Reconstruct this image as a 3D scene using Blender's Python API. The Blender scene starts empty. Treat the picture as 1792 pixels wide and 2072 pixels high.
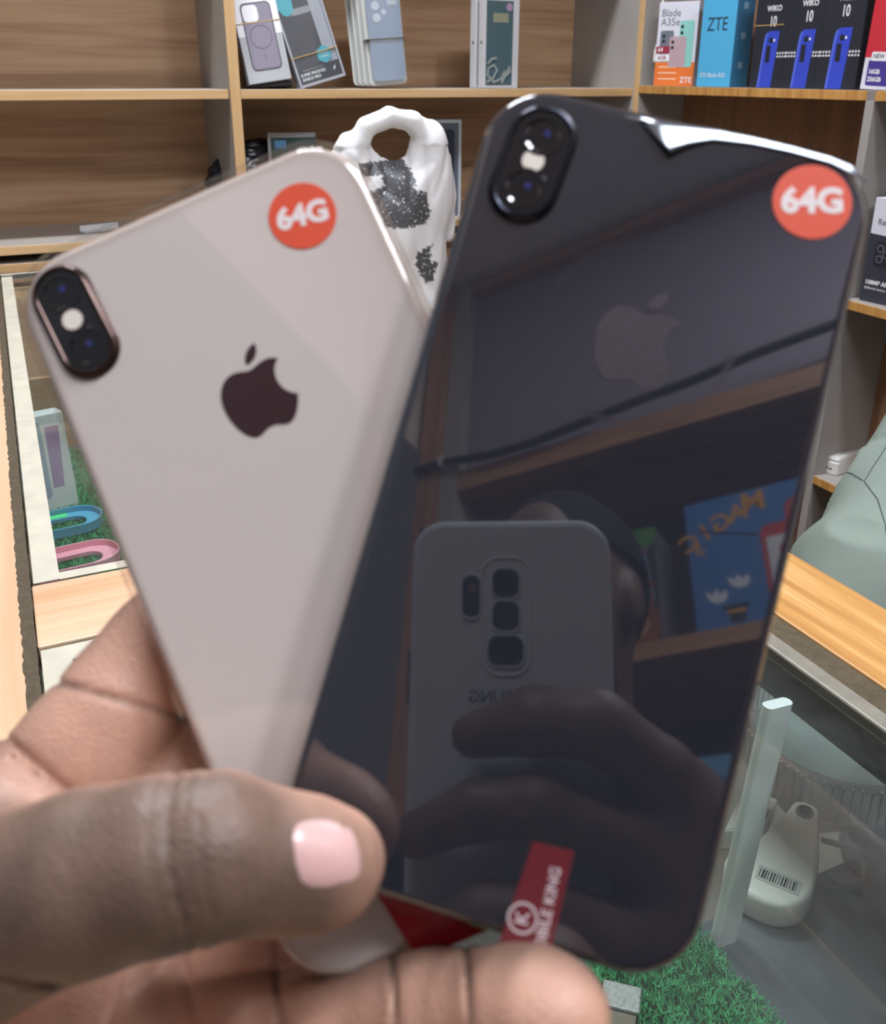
import bpy, bmesh, math, random
import numpy as np
from mathutils import Matrix, Vector

random.seed(7); rng = np.random.default_rng(7)
scene = bpy.context.scene
C = scene.collection

# ------------------------------------------------------------------ camera
F, PX, PY = 1900.0, 896.0, 900.0          # focal length and principal point in pixels of 1792x2072
PITCH, ROLL = math.radians(21.58), math.radians(0.2)
CAMZ = 1.345                               # lens height above the floor
cp, sp, cr, sr = math.cos(PITCH), math.sin(PITCH), math.cos(ROLL), math.sin(ROLL)

def camvec(c):
    """camera axes (right, down, forward) -> world axes (no translation)"""
    a, b, z = c
    x = cr*a + sr*b; up = sr*a - cr*b
    return np.array([x, cp*z + up*sp, -sp*z + up*cp])

cam_d = bpy.data.cameras.new('camera'); cam = bpy.data.objects.new('camera', cam_d); C.objects.link(cam)
cx, cy, cz = camvec((1, 0, 0)), camvec((0, -1, 0)), camvec((0, 0, -1))
cam.matrix_world = Matrix(((cx[0], cy[0], cz[0], 0), (cx[1], cy[1], cz[1], 0), (cx[2], cy[2], cz[2], CAMZ), (0, 0, 0, 1)))
cam_d.sensor_fit = 'VERTICAL'; cam_d.sensor_height = 36.0; cam_d.lens = 36.0*F/2072
cam_d.shift_y = -(1036-PY)/2072; cam_d.shift_x = 0
cam_d.clip_start = 0.004; cam_d.clip_end = 30
cam_d.dof.use_dof = True; cam_d.dof.focus_distance = 0.62; cam_d.dof.aperture_fstop = cam_d.lens/1.7
scene.camera = cam

# ------------------------------------------------------------------ world, exposure
w = bpy.data.worlds.new('world'); scene.world = w; w.use_nodes = True
w.node_tree.nodes['Background'].inputs[0].default_value = (0.75, 0.85, 1.0, 1)
w.node_tree.nodes['Background'].inputs[1].default_value = 0.25
vs = scene.view_settings
vs.view_transform = 'Standard'; vs.look = 'None'; vs.gamma = 1.0; vs.use_curve_mapping = False
vs.exposure = 0.0
LAMP = 60.0                                # emission of the ceiling lamps

# ------------------------------------------------------------------ geometry of the shop (room axes: a along back shelf, d away from the camera)
TH = math.radians(24.7)
A = np.array([math.cos(TH), math.sin(TH), 0]); D = np.array([-math.sin(TH), math.cos(TH), 0])
def ray(u, v):
    return camvec(((u-PX)/F, (v-PY)/F, 1.0))
def AD(P): return (float(P @ A), float(P @ D), float(P[2]))
def onz(u, v, z):
    r = ray(u, v); return AD(r*(z/r[2]))
def onplane_d(u, v, d0):                   # plane at constant depth d0
    r = ray(u, v); return AD(r*(d0/(r @ D)))
def onplane_a(u, v, a0):
    r = ray(u, v); return AD(r*(a0/(r @ A)))
BA, BD = 0.4257, 1.8955                    # back shelf: divider left edge and front plane
RA = BA + 0.92                             # front plane of the right hand shelf
CT = -0.345                                # counter top below the lens
DECK = -0.55                               # floor of the display counter
CEIL = 1.50
REAR = -1.0

# ------------------------------------------------------------------ materials
def lin(c):
    if isinstance(c, str):
        c = tuple(int(c[i:i+2], 16) for i in (0, 2, 4))
    if max(c) > 1.001: c = tuple(x/255 for x in c)
    return tuple((x/12.92 if x <= .04045 else ((x+.055)/1.055)**2.4) for x in c)
MATS = {}
def mat(name, col, rough=.5, metal=0, spec=.5, coat=0, emit=None, es=0, ior=1.45, noise=0, nscale=40, bump=0, bscale=200, sss=0, alpha=1):
    if name in MATS: return MATS[name]
    m = bpy.data.materials.new(name); m.use_nodes = True; MATS[name] = m
    nt = m.node_tree; b = nt.nodes['Principled BSDF']
    c = lin(col)
    b.inputs['Base Color'].default_value = (*c, 1); b.inputs['Roughness'].default_value = rough
    b.inputs['Metallic'].default_value = metal; b.inputs['Specular IOR Level'].default_value = spec
    b.inputs['IOR'].default_value = ior
    if coat: b.inputs['Coat Weight'].default_value = coat; b.inputs['Coat Roughness'].default_value = .03
    if sss:
        b.inputs['Subsurface Weight'].default_value = sss; b.inputs['Subsurface Radius'].default_value = (.6, .25, .15); b.inputs['Subsurface Scale'].default_value = .004
    if emit: b.inputs['Emission Color'].default_value = (*lin(emit), 1); b.inputs['Emission Strength'].default_value = es
    if alpha < 1: b.inputs['Alpha'].default_value = alpha
    if noise or bump:
        tc = nt.nodes.new('ShaderNodeTexCoord'); n = nt.nodes.new('ShaderNodeTexNoise')
        n.inputs['Scale'].default_value = nscale; n.inputs['Detail'].default_value = 6
        nt.links.new(tc.outputs['Object'], n.inputs['Vector'])
        if noise:
            mx = nt.nodes.new('ShaderNodeMix'); mx.data_type = 'RGBA'
            mx.inputs[6].default_value = (*[x*(1-noise) for x in c], 1); mx.inputs[7].default_value = (*[min(1, x*(1+noise)) for x in c], 1)
            nt.links.new(n.outputs['Fac'], mx.inputs[0]); nt.links.new(mx.outputs[2], b.inputs['Base Color'])
        if bump:
            n2 = nt.nodes.new('ShaderNodeTexNoise'); n2.inputs['Scale'].default_value = bscale; n2.inputs['Detail'].default_value = 4
            nt.links.new(tc.outputs['Object'], n2.inputs['Vector'])
            bp = nt.nodes.new('ShaderNodeBump'); bp.inputs['Strength'].default_value = bump; bp.inputs['Distance'].default_value = .002
            nt.links.new(n2.outputs['Fac'], bp.inputs['Height']); nt.links.new(bp.outputs[0], b.inputs['Normal'])
    return m

def wood(name, dark, mid, light, axis='X', rough=.45, fine=1.0):
    """streaky laminate grain running along the given object axis"""
    if name in MATS: return MATS[name]
    m = bpy.data.materials.new(name); m.use_nodes = True; MATS[name] = m
    nt = m.node_tree; b = nt.nodes['Principled BSDF']; L = nt.links.new
    tc = nt.nodes.new('ShaderNodeTexCoord')
    def mp(s):
        n = nt.nodes.new('ShaderNodeMapping'); n.inputs['Scale'].default_value = s; L(tc.outputs['Object'], n.inputs['Vector']); return n
    st = {'X': (1.6, 30, 30), 'Y': (30, 1.6, 30), 'Z': (30, 30, 1.6)}[axis]
    st2 = {'X': (5, 170, 170), 'Y': (170, 5, 170), 'Z': (170, 170, 5)}[axis]
    n1 = nt.nodes.new('ShaderNodeTexNoise'); n1.inputs['Scale'].default_value = 1.0*fine; n1.inputs['Detail'].default_value = 5; n1.inputs['Distortion'].default_value = .6
    L(mp(st).outputs[0], n1.inputs['Vector'])
    n2 = nt.nodes.new('ShaderNodeTexNoise'); n2.inputs['Scale'].default_value = 1.0*fine; n2.inputs['Detail'].default_value = 4
    L(mp(st2).outputs[0], n2.inputs['Vector'])
    r = nt.nodes.new('ShaderNodeValToRGB'); e = r.color_ramp.elements
    e[0].position = .3; e[0].color = (*lin(dark), 1); e[1].position = .72; e[1].color = (*lin(light), 1)
    k = r.color_ramp.elements.new(.5); k.color = (*lin(mid), 1)
    ad = nt.nodes.new('ShaderNodeMath'); ad.operation = 'MULTIPLY_ADD'; ad.inputs[1].default_value = .35
    L(n2.outputs['Fac'], ad.inputs[0])
    sb = nt.nodes.new('ShaderNodeMath'); sb.operation = 'SUBTRACT'; sb.inputs[1].default_value = .175
    L(n1.outputs['Fac'], sb.inputs[0]); L(sb.outputs[0], ad.inputs[2])
    L(ad.outputs[0], r.inputs[0]); L(r.outputs[0], b.inputs['Base Color'])
    b.inputs['Roughness'].default_value = rough
    bp = nt.nodes.new('ShaderNodeBump'); bp.inputs['Strength'].default_value = .12; bp.inputs['Distance'].default_value = .001
    L(n2.outputs['Fac'], bp.inputs['Height']); L(bp.outputs[0], b.inputs['Normal'])
    return m

def pane_mat(name, tint=(1, 1, 1), haze=.05, hazecol=(.8, .85, .85), ior=1.5, rough=.0, scr=0):
    """thin clear sheet: see-through with mirror-like sheen and a little dust"""
    if name in MATS: return MATS[name]
    m = bpy.data.materials.new(name); m.use_nodes = True; MATS[name] = m
    nt = m.node_tree; nt.nodes.clear(); L = nt.links.new
    out = nt.nodes.new('ShaderNodeOutputMaterial'); tr = nt.nodes.new('ShaderNodeBsdfTransparent'); tr.inputs[0].default_value = (*tint, 1)
    gl = nt.nodes.new('ShaderNodeBsdfGlossy'); gl.inputs['Roughness'].default_value = rough
    di = nt.nodes.new('ShaderNodeBsdfDiffuse'); di.inputs[0].default_value = (*hazecol, 1)
    fr = nt.nodes.new('ShaderNodeFresnel'); fr.inputs[0].default_value = ior
    m1 = nt.nodes.new('ShaderNodeMixShader'); m2 = nt.nodes.new('ShaderNodeMixShader')
    m1.inputs[0].default_value = haze
    if scr:
        tc = nt.nodes.new('ShaderNodeTexCoord'); mpn = nt.nodes.new('ShaderNodeMapping'); mpn.inputs['Scale'].default_value = (6, 2, 6)
        n = nt.nodes.new('ShaderNodeTexNoise'); n.inputs['Scale'].default_value = 3; n.inputs['Detail'].default_value = 8; n.inputs['Roughness'].default_value = .7
        L(tc.outputs['Object'], mpn.inputs[0]); L(mpn.outputs[0], n.inputs['Vector'])
        mm = nt.nodes.new('ShaderNodeMapRange'); mm.inputs[1].default_value = .4; mm.inputs[2].default_value = .75; mm.inputs[3].default_value = haze*.5; mm.inputs[4].default_value = haze+scr
        L(n.outputs['Fac'], mm.inputs[0]); L(mm.outputs[0], m1.inputs[0])
    L(tr.outputs[0], m1.inputs[1]); L(di.outputs[0], m1.inputs[2])
    ge = nt.nodes.new('ShaderNodeNewGeometry'); iv = nt.nodes.new('ShaderNodeMath'); iv.operation = 'SUBTRACT'; iv.inputs[0].default_value = 1
    mf = nt.nodes.new('ShaderNodeMath'); mf.operation = 'MULTIPLY'; L(ge.outputs['Backfacing'], iv.inputs[1]); L(fr.outputs[0], mf.inputs[0]); L(iv.outputs[0], mf.inputs[1])
    L(mf.outputs[0], m2.inputs[0]); L(m1.outputs[0], m2.inputs[1]); L(gl.outputs[0], m2.inputs[2]); L(m2.outputs[0], out.inputs[0])
    return m

# ------------------------------------------------------------------ object helpers
def tag(o, label=None, cat=None, group=None, kind=None):
    if label: o['label'] = label
    if cat: o['category'] = cat
    if group: o['group'] = group
    if kind: o['kind'] = kind
    return o
def world_of(p):
    """room (a, d, z below/above the lens) -> world"""
    return Vector((p[0]*A[0]+p[1]*D[0], p[0]*A[1]+p[1]*D[1], p[2]+CAMZ))
def empty(name, loc, rot=(0, 0, 0)):
    o = bpy.data.objects.new(name, None); C.objects.link(o); o.empty_display_size = .03
    o.location = world_of(loc); o.rotation_mode = 'XYZ'
    m = Matrix.Rotation(TH, 4, 'Z') @ Matrix.Rotation(rot[2], 4, 'Z') @ Matrix.Rotation(rot[0], 4, 'X') @ Matrix.Rotation(rot[1], 4, 'Y')
    o.rotation_euler = m.to_euler('XYZ')
    return o
def thing(name, label, cat, loc, rot=(0, 0, 0), group=None):
    return tag(empty(name, loc, rot), label, cat, group)
def link(name, me, m, parent=None, smooth=False, bevel=0, seg=2, mtx=None):
    o = bpy.data.objects.new(name, me); C.objects.link(o)
    if m is not None: me.materials.append(m)
    if smooth:
        me.polygons.foreach_set('use_smooth', [len(p.vertices) <= 4 for p in me.polygons])
    if bevel:
        b = o.modifiers.new('bevel', 'BEVEL'); b.width = bevel; b.segments = seg; b.limit_method = 'ANGLE'; b.angle_limit = math.radians(40)
    if parent is not None: o.parent = parent
    if mtx is not None: o.matrix_local = mtx
    return o
class MB:
    def __init__(s): s.v = []; s.f = []
    def box(s, x0, x1, y0, y1, z0, z1):
        n = len(s.v); s.v += [(x0,y0,z0),(x1,y0,z0),(x1,y1,z0),(x0,y1,z0),(x0,y0,z1),(x1,y0,z1),(x1,y1,z1),(x0,y1,z1)]
        s.f += [tuple(n+i for i in q) for q in ((3,2,1,0),(4,5,6,7),(0,1,5,4),(1,2,6,5),(2,3,7,6),(3,0,4,7))]; return s
    def loft(s, rings, cap0=True, cap1=True):
        """rings: list of equal length closed loops"""
        n0 = len(s.v); k = len(rings[0])
        for r in rings: s.v += [tuple(p) for p in r]
        for i in range(len(rings)-1):
            for j in range(k):
                a = n0+i*k+j; b = n0+i*k+(j+1) % k
                s.f.append((a, b, b+k, a+k))
        if cap0: s.f.append(tuple(n0+j for j in reversed(range(k))))
        if cap1: s.f.append(tuple(n0+(len(rings)-1)*k+j for j in range(k)))
        return s
    def prism(s, poly, z0, z1):
        return s.loft([[(x, y, z0) for x, y in poly], [(x, y, z1) for x, y in poly]])
    def tube(s, pts, r, n=10):
        pts = [Vector(p) for p in pts]; rr = r if hasattr(r, '__len__') else [r]*len(pts); rings = []
        up = Vector((0, 0, 1))
        for i, p in enumerate(pts):
            t = (pts[min(i+1, len(pts)-1)] - pts[max(i-1, 0)]).normalized()
            if abs(t.dot(up)) > .95: up = Vector((1, 0, 0)) if abs(t.x) < .9 else Vector((0, 1, 0))
            x = t.cross(up).normalized(); y = t.cross(x).normalized(); up = -y if False else up
            rings.append([p + (x*math.cos(q) + y*math.sin(q))*rr[i] for q in (2*math.pi*j/n for j in range(n))])
        # orientation outward
        rings = [list(reversed(q)) for q in rings]
        return s.loft(rings)
    def mesh(s, name='m'):
        me = bpy.data.meshes.new(name); me.from_pydata([tuple(map(float, p)) for p in s.v], [], s.f); me.update(); return me
    def build(s, name, m, parent=None, **k): return link(name, s.mesh(name), m, parent, **k)
def boxo(name, b, m, parent=None, bevel=0, **k): return MB().box(*b).build(name, m, parent, bevel=bevel, **k)
def rrect(w, h, r, n=8, cx=0, cy=0):
    p = []
    for sx, sy, a0 in ((1, 1, 0), (-1, 1, 90), (-1, -1, 180), (1, -1, 270)):
        for i in range(n+1):
            t = math.radians(a0 + 90*i/n); p.append((cx+sx*(w/2-r)+r*math.cos(t), cy+sy*(h/2-r)+r*math.sin(t)))
    return p
def stadium(a, b, r, n=12):
    """capsule outline around segment a-b"""
    ax, ay = a; bx, by = b; t0 = math.atan2(by-ay, bx-ax); p = []
    for i in range(n+1): t = t0-math.pi/2+math.pi*i/n; p.append((bx+r*math.cos(t), by+r*math.sin(t)))
    for i in range(n+1): t = t0+math.pi/2+math.pi*i/n; p.append((ax+r*math.cos(t), ay+r*math.sin(t)))
    return p
def circle(cx, cy, r, n=32): return [(cx+r*math.cos(2*math.pi*i/n), cy+r*math.sin(2*math.pi*i/n)) for i in range(n)]
def bez(P, n=10):
    """closed path from list of cubic segments, first point then (c1,c2,p)"""
    out = []; p0 = P[0]
    for c1, c2, p in P[1:]:
        for i in range(n):
            t = i/n; q = 1-t
            out.append((q**3*p0[0]+3*q*q*t*c1[0]+3*q*t*t*c2[0]+t**3*p[0], q**3*p0[1]+3*q*q*t*c1[1]+3*q*t*t*c2[1]+t**3*p[1]))
        p0 = p
    return out
FR = Matrix.Rotation(math.pi/2, 4, 'X')     # puts a flat print on a face that looks towards -y
_fonts = {}
def text(body, size, m, parent, mtx, name='lettering', bold=0, sx=1.0, align='CENTER', ext=.0001, label=None):
    cu = bpy.data.curves.new('t', 'FONT'); cu.body = body; cu.size = size; cu.align_x = align; cu.align_y = 'CENTER'
    cu.extrude = ext; cu.offset = bold*size; cu.resolution_u = 3
    o = bpy.data.objects.new('t', cu); C.objects.link(o)
    dg = bpy.context.evaluated_depsgraph_get(); dg.update()
    me = bpy.data.meshes.new_from_object(o.evaluated_get(dg)); bpy.data.objects.remove(o); bpy.data.curves.remove(cu)
    q = link(name, me, m, parent, mtx=mtx @ Matrix.Diagonal((sx, 1, 1, 1)))
    if label: q['label'] = label
    return q
def ftext(body, size, m, parent, x, z, y=0, rot=0, **k):
    return text(body, size, m, parent, Matrix.Translation((x, y-.0003, z)) @ FR @ Matrix.Rotation(rot, 4, 'Z'), **k)
def plate(name, parent, poly, m, y=0, th=.0002):
    """flat print with outline poly (x, z) on the face y = const looking to -y"""
    return link(name, MB().prism(poly, 0, th).mesh(name), m, parent, mtx=Matrix.Translation((0, y, 0)) @ FR)
def rect(x0, x1, z0, z1): return [(x0, z0), (x1, z0), (x1, z1), (x0, z1)]

# ------------------------------------------------------------------ implicit surfaces (bodies, bag)
def field(prims, h, lo, hi):
    lo = np.array(lo, float); n = np.ceil((np.array(hi)-lo)/h).astype(int)+1
    S = np.full(n, 1e3, np.float32)
    for p in prims:
        kind, k = p[0], p[-1]; m = k*1.5+4*h
        if kind == 'c':
            a, b, ra, rb = np.array(p[1], float), np.array(p[2], float), p[3], p[4]
            bl = np.minimum(a-ra, b-rb)-m; bh = np.maximum(a+ra, b+rb)+m
        else:
            c, r = np.array(p[1], float), np.array(p[2], float); R = max(r); bl = c-R-m; bh = c+R+m
        i0 = np.clip(np.floor((bl-lo)/h).astype(int), 0, n); i1 = np.clip(np.ceil((bh-lo)/h).astype(int)+1, 0, n)
        if (i1 <= i0).any(): continue
        X, Y, Z = [lo[q]+h*np.arange(i0[q], i1[q]) for q in range(3)]
        X, Y, Z = X[:, None, None], Y[None, :, None], Z[None, None, :]
        if kind == 'c':
            ab = b-a; L2 = ab@ab+1e-12
            t = np.clip(((X-a[0])*ab[0]+(Y-a[1])*ab[1]+(Z-a[2])*ab[2])/L2, 0, 1)
            d = np.sqrt((X-a[0]-t*ab[0])**2+(Y-a[1]-t*ab[1])**2+(Z-a[2]-t*ab[2])**2)-(ra+(rb-ra)*t)
        else:
            M = np.array(p[3], float) if p[3] is not None else np.eye(3)
            q = [(X-c[0])*M[j][0]+(Y-c[1])*M[j][1]+(Z-c[2])*M[j][2] for j in range(3)]
            k0 = np.sqrt(sum((q[j]/r[j])**2 for j in range(3)))+1e-9; k1 = np.sqrt(sum((q[j]/r[j]**2)**2 for j in range(3)))+1e-9
            d = k0*(k0-1)/k1
        sl = tuple(slice(i0[q], i1[q]) for q in range(3)); s = S[sl]
        if kind == 'x' or (len(p) > 5 and p[0] == 'e' and p[4] == 'cut'):
            hh = np.clip(.5-.5*(s+d)/k, 0, 1); S[sl] = s*(1-hh)+(-d)*hh+k*hh*(1-hh)
        else:
            hh = np.clip(.5+.5*(s-d)/k, 0, 1); S[sl] = s*(1-hh)+d*hh-k*hh*(1-hh)
    return S, lo
def nets(S, lo, h):
    neg = S < 0; nx, ny, nz = S.shape
    cor = [(i, j, k) for i in (0, 1) for j in (0, 1) for k in (0, 1)]
    cnt = sum(neg[i:nx-1+i, j:ny-1+j, k:nz-1+k].astype(np.int8) for i, j, k in cor)
    act = np.argwhere((cnt > 0) & (cnt < 8))
    idx = np.full((nx-1, ny-1, nz-1), -1, np.int64); idx[tuple(act.T)] = np.arange(len(act))
    acc = np.zeros((len(act), 3)); num = np.zeros(len(act))
    for c0 in cor:
        for ax in range(3):
            if c0[ax]: continue
            c1 = list(c0); c1[ax] = 1
            s0 = S[act[:, 0]+c0[0], act[:, 1]+c0[1], act[:, 2]+c0[2]]; s1 = S[act[:, 0]+c1[0], act[:, 1]+c1[1], act[:, 2]+c1[2]]
            mk = (s0 < 0) != (s1 < 0); t = np.where(mk, s0/np.where(mk, s0-s1, 1), 0)
            p = np.array(c0, float)[None].repeat(len(act), 0); p[:, ax] = t
            acc += p*mk[:, None]; num += mk
    V = lo + h*(act + acc/num[:, None])
    Fs = []
    for ax in range(3):
        b, c = (ax+1) % 3, (ax+2) % 3
        s0 = [slice(None)]*3; s1 = [slice(None)]*3; s0[ax] = slice(0, -1); s1[ax] = slice(1, None)
        e = np.argwhere(neg[tuple(s0)] != neg[tuple(s1)])
        ok = (e[:, b] >= 1) & (e[:, c] >= 1) & (e[:, b] < S.shape[b]-1) & (e[:, c] < S.shape[c]-1); e = e[ok]
        o = np.zeros(3, int)
        def at(db, dc):
            q = e.copy(); q[:, b] += db; q[:, c] += dc; return idx[q[:, 0], q[:, 1], q[:, 2]]
        Q = np.stack([at(-1, -1), at(0, -1), at(0, 0), at(-1, 0)], 1)
        fl = ~neg[tuple(s0)][tuple(e.T)]; Q[fl] = Q[fl][:, ::-1]
        Fs.append(Q)
    return V, np.concatenate(Fs)
def np_mesh(name, V, Q):
    me = bpy.data.meshes.new(name); me.vertices.add(len(V)); me.vertices.foreach_set('co', np.asarray(V, np.float32).ravel())
    me.loops.add(Q.size); me.loops.foreach_set('vertex_index', Q.ravel().astype(np.int32))
    me.polygons.add(len(Q)); me.polygons.foreach_set('loop_start', np.arange(0, Q.size, Q.shape[1], dtype=np.int32))
    me.update(calc_edges=True); me.validate(); return me
def vnormals(V, Q):
    n = np.cross(V[Q[:, 2]]-V[Q[:, 0]], V[Q[:, 3]]-V[Q[:, 1]]); N = np.zeros_like(V)
    for j in range(4): np.add.at(N, Q[:, j], n)
    return N/(np.linalg.norm(N, axis=1, keepdims=True)+1e-12)
def noise3(P, f, seed=0):
    r = np.random.default_rng(seed); o = np.zeros(len(P))
    for i in range(7):
        k = r.normal(size=3); k /= np.linalg.norm(k); o += np.sin((P @ k)*f*(.6+.25*i)+r.uniform(0, 6.28))
    return o/7
# ================================================================== room
W_BACK = wood('shelf_back_wood', 'ab8766', 'c49f7a', 'd6b48f', 'X', .5)
W_EDGE = wood('shelf_edge_wood', 'bd9767', 'd2ad7c', 'e0c092', 'X', .42)
W_EDGEZ = wood('upright_edge_wood', 'bd9767', 'd2ad7c', 'e0c092', 'Z', .42)
W_BACKZ = wood('side_shelf_back_wood', '7d5c45', '90694d', 'a37a5b', 'Z', .5)
W_EDGEY = wood('side_shelf_edge_wood', 'b07c42', 'c6924f', 'd6a766', 'Z', .42, 3)
GREY = mat('grey_laminate', 'a5a19b', .5, noise=.12, nscale=9)
GREYT = mat('shelf_top_laminate', 'aea79f', .45, noise=.1, nscale=12)
CREAM = mat('painted_plaster', 'e8dccf', .8, noise=.05, nscale=3)
WHITEP = mat('ceiling_paint', 'e4e7ee', .85)
TILE = mat('floor_tile', '8b8378', .4, noise=.15, nscale=4)
DARKW = wood('dark_panel_wood', '3a2a22', '4a372c', '5a4536', 'X', .5)
MIDW = wood('rear_unit_wood', '8f6845', 'a87d56', 'bb9168', 'X', .5)
MIDWZ = wood('rear_upright_wood', '9a6f50', 'b08564', 'c39a78', 'Z', .5)

def struct(name, b, m, loc=(0, 0, 0)):
    o = boxo(name, b, m); o.location = world_of(loc); o.rotation_euler = (0, 0, TH); o['kind'] = 'structure'; return o
A0, A1, D0, D1, FL = -.78, RA+.14, REAR-.28, BD+.29, -CAMZ
struct('floor', (A0-.1, A1+.1, D0-.1, D1+.1, FL-.05, FL), TILE)
struct('ceiling', (A0-.1, A1+.1, D0-.1, D1+.1, CEIL, CEIL+.05), WHITEP)
struct('wall_back', (A0-.1, A1+.1, D1, D1+.08, FL, CEIL), CREAM)
struct('wall_right', (A1, A1+.08, D0, D1, FL, CEIL), CREAM)
struct('wall_left', (A0-.08, A0, D0, D1, FL, CEIL), CREAM)
struct('wall_front', (A0-.1, A1+.1, D0-.08, D0, FL, CEIL), CREAM)
struct('trim_1', (A0, A0+.018, D0, D1, FL, 1.005), mat('wall_panel_grey', '6e7074', .55, noise=.08, nscale=5))

# ceiling lamps

HOUSE = mat('lamp_housing', 'e8e8e8', .4)
def lamp(a, d, wa, wd, label, k=1.0):
    LAMPM = mat('lamp_diffuser_%g' % k, 'ffffff', .5, emit='f2f6ff', es=LAMP*k)
    t = thing('ceiling_light', label, 'lamp', (a, d, CEIL), group='ceiling lights')
    boxo('housing', (-wa/2-.02, wa/2+.02, -wd/2-.02, wd/2+.02, -.035, 0), HOUSE, t, .004)
    boxo('diffuser', (-wa/2, wa/2, -wd/2, wd/2, -.042, -.034), LAMPM, t, .002)
    return t
lamp(.30, -.42, .62, .16, 'long white ceiling light above the photographer')
lamp(.25, 1.38, .62, .16, 'long white ceiling light above the far end of the counter', 2.2)
lamp(.95, -.30, .16, .62, 'added unseen white ceiling light brightening the side shelf')  # extra unseen lamp, added to light the side shelf and seated person

# ================================================================== back shelf unit
bs = thing('shelf_unit', 'light wooden shelf unit along the back with open compartments', 'shelf', (BA, BD, FL))
ZF = CAMZ
def board(parent, name, b, edge, mb=GREY, em=None, bev=.0008):
    """panel with a lighter edge band; edge = box of the band"""
    o = boxo(name, b, mb, parent, bev); boxo('edge_band', edge, em or W_EDGE, o, bev); return o
XL = -1.15
for x0, x1 in ((XL, XL+.02), (0, .020)):
    board(bs, 'upright', (x0+.001, x1-.001, .003, .27, 0, CEIL+ZF-.12), (x0, x1, 0, .003, 0, CEIL+ZF-.12), GREY, W_EDGEZ)
boxo('upright', (.92, .938, .0, .27, 0, CEIL+ZF-.12), GREY, bs, .0008)
for x0, x1, y0 in ((XL+.02, 0, .012), (.020, .92, .004)):
    for zt, th in ((.34, .017), (-.030, .017), (-.298, .016), (CT+.015, .016), (.70, .017), (1.06, .017)):
        board(bs, 'shelf_board', (x0, x1, y0+.002, .27, zt-th+ZF, zt+ZF), (x0, x1, y0, y0+.002, zt-th+ZF, zt+ZF), GREYT)
    boxo('back_panel', (x0-.01, x1+.01, .27, .276, .02, CEIL+ZF-.12), W_BACK, bs)
    boxo('plinth_panel', (x0, x1, .03, .045, 0, CT+ZF-.002), W_BACK, bs)

# ================================================================== side shelf unit (right)
rs = thing('side_shelf_unit', 'wooden shelf unit on the right wall holding phone boxes', 'shelf', (RA, BD, FL), (0, 0, -math.pi/2))
# local x = towards the camera, local y = into the shelf
DEP = .13
def upr(x0, x1, em=W_EDGEZ): board(rs, 'upright', (x0, x1, .003, DEP, 0, CEIL+ZF-.12), (x0, x1, 0, .003, 0, CEIL+ZF-.12), GREY, em)
upr(0, .019)
board(rs, 'upright', (.664, .682, .003, DEP, 0, -.0405+ZF), (.664, .682, 0, .003, 0, -.0405+ZF), GREY, GREY)
upr(1.9, 1.92)
for x0, x1, zs in ((.019, .664, (.33, -.0245, -.374, -.72)), (.682, 1.9, (.33, -.0245, -.374, -.72))):
    for zt in zs + (.68, 1.03):
        x0 = .664 if (x0 == .682 and zt > -.1) else (.682 if x0 == .664 else x0)
        board(rs, 'shelf_board', (x0, x1, .002, DEP, zt-.016+ZF, zt+ZF), (x0, x1, 0, .002, zt-.016+ZF, zt+ZF), GREYT, W_EDGEY)
    boxo('back_panel', (x0-.005, x1+.005, DEP, DEP+.006, .02, CEIL+ZF-.12), W_BACKZ, rs)
boxo('edge_strip', (.019, .664, .0, .003, .02, .1), W_EDGEY, rs)

# ================================================================== rear unit behind the photographer (seen in the black phone)
ru = thing('toy_shelf_unit', 'dark brown shelf unit behind the photographer, reflected in the black phone', 'shelf', (0, REAR, FL), (0, 0, math.pi))
# local x = -a, local y = away (towards -d)
def rb(name, a0, a1, z0, z1, m, y0=0, y1=.26): return boxo(name, (-a1, -a0, y0, y1, z0+ZF, z1+ZF), m, ru, .001)
rb('upright', -.765, -.712, FL, 1.49, MIDWZ, -.004); rb('upright', -.711, -.670, FL, 1.49, GREY, .0)
rb('upright', 1.38, 1.42, FL, 1.49, MIDWZ)
for z0, z1 in ((.885, .932), (.462, .491), (.06, .09), (-.34, -.31), (-.75, -.72), (1.452, 1.486)): rb('shelf_board', -.67, 1.38, z0, z1, MIDW)
rb('back_panel', -.76, 1.42, FL, 1.49, DARKW, .26, .27)
rb('added_fascia', -.67, 1.38, .932, 1.452, mat('added_fascia_mauve', '8d8692', .5, noise=.05, nscale=4), .03, .04)  # added front panel, closes the compartment so no cast shadow crosses it
# ================================================================== display counter
W_PLANK = wood('counter_plank_wood', 'd0a47c', 'dfb793', 'ebcaa9', 'Y', .38)
W_CROSS = wood('counter_cross_wood', 'd0a47c', 'dfb793', 'ebcaa9', 'X', .38)
W_RAIL = wood('counter_rail_wood', 'b5834a', 'c9985a', 'dcb57c', 'Y', .4, 2.4)
GLASS = pane_mat('counter_glass', (.92, .96, .94), .016, (.75, .8, .8), 1.5, .0, .03)
SGLASS = pane_mat('side_glass', (.9, .94, .93), .02, (.7, .75, .75), 1.5)
SEAL = mat('dirty_sealant', '564c3a', .8, noise=.5, nscale=160, bump=.8, bscale=300)
TAPE = mat('yellowed_tape', 'c9c4b2', .55, noise=.25, nscale=45)
ALU = mat('aluminium', 'c9c9c6', .28, 1)
DECKM = mat('deck_board', '565c60', .3, noise=.25, nscale=14)
APR = mat('apron_board', '4a4c48', .6, noise=.2, nscale=30)
ct = thing('display_counter', 'wooden display counter with glass top running towards the back shelf', 'counter', (0, 0, FL))
zc = CT+ZF
DN = -.16; DF = BD-.012
boxo('left_plank', (-.24, -.030, DN, DF, zc-.02, zc), W_PLANK, ct, .0012)
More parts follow.
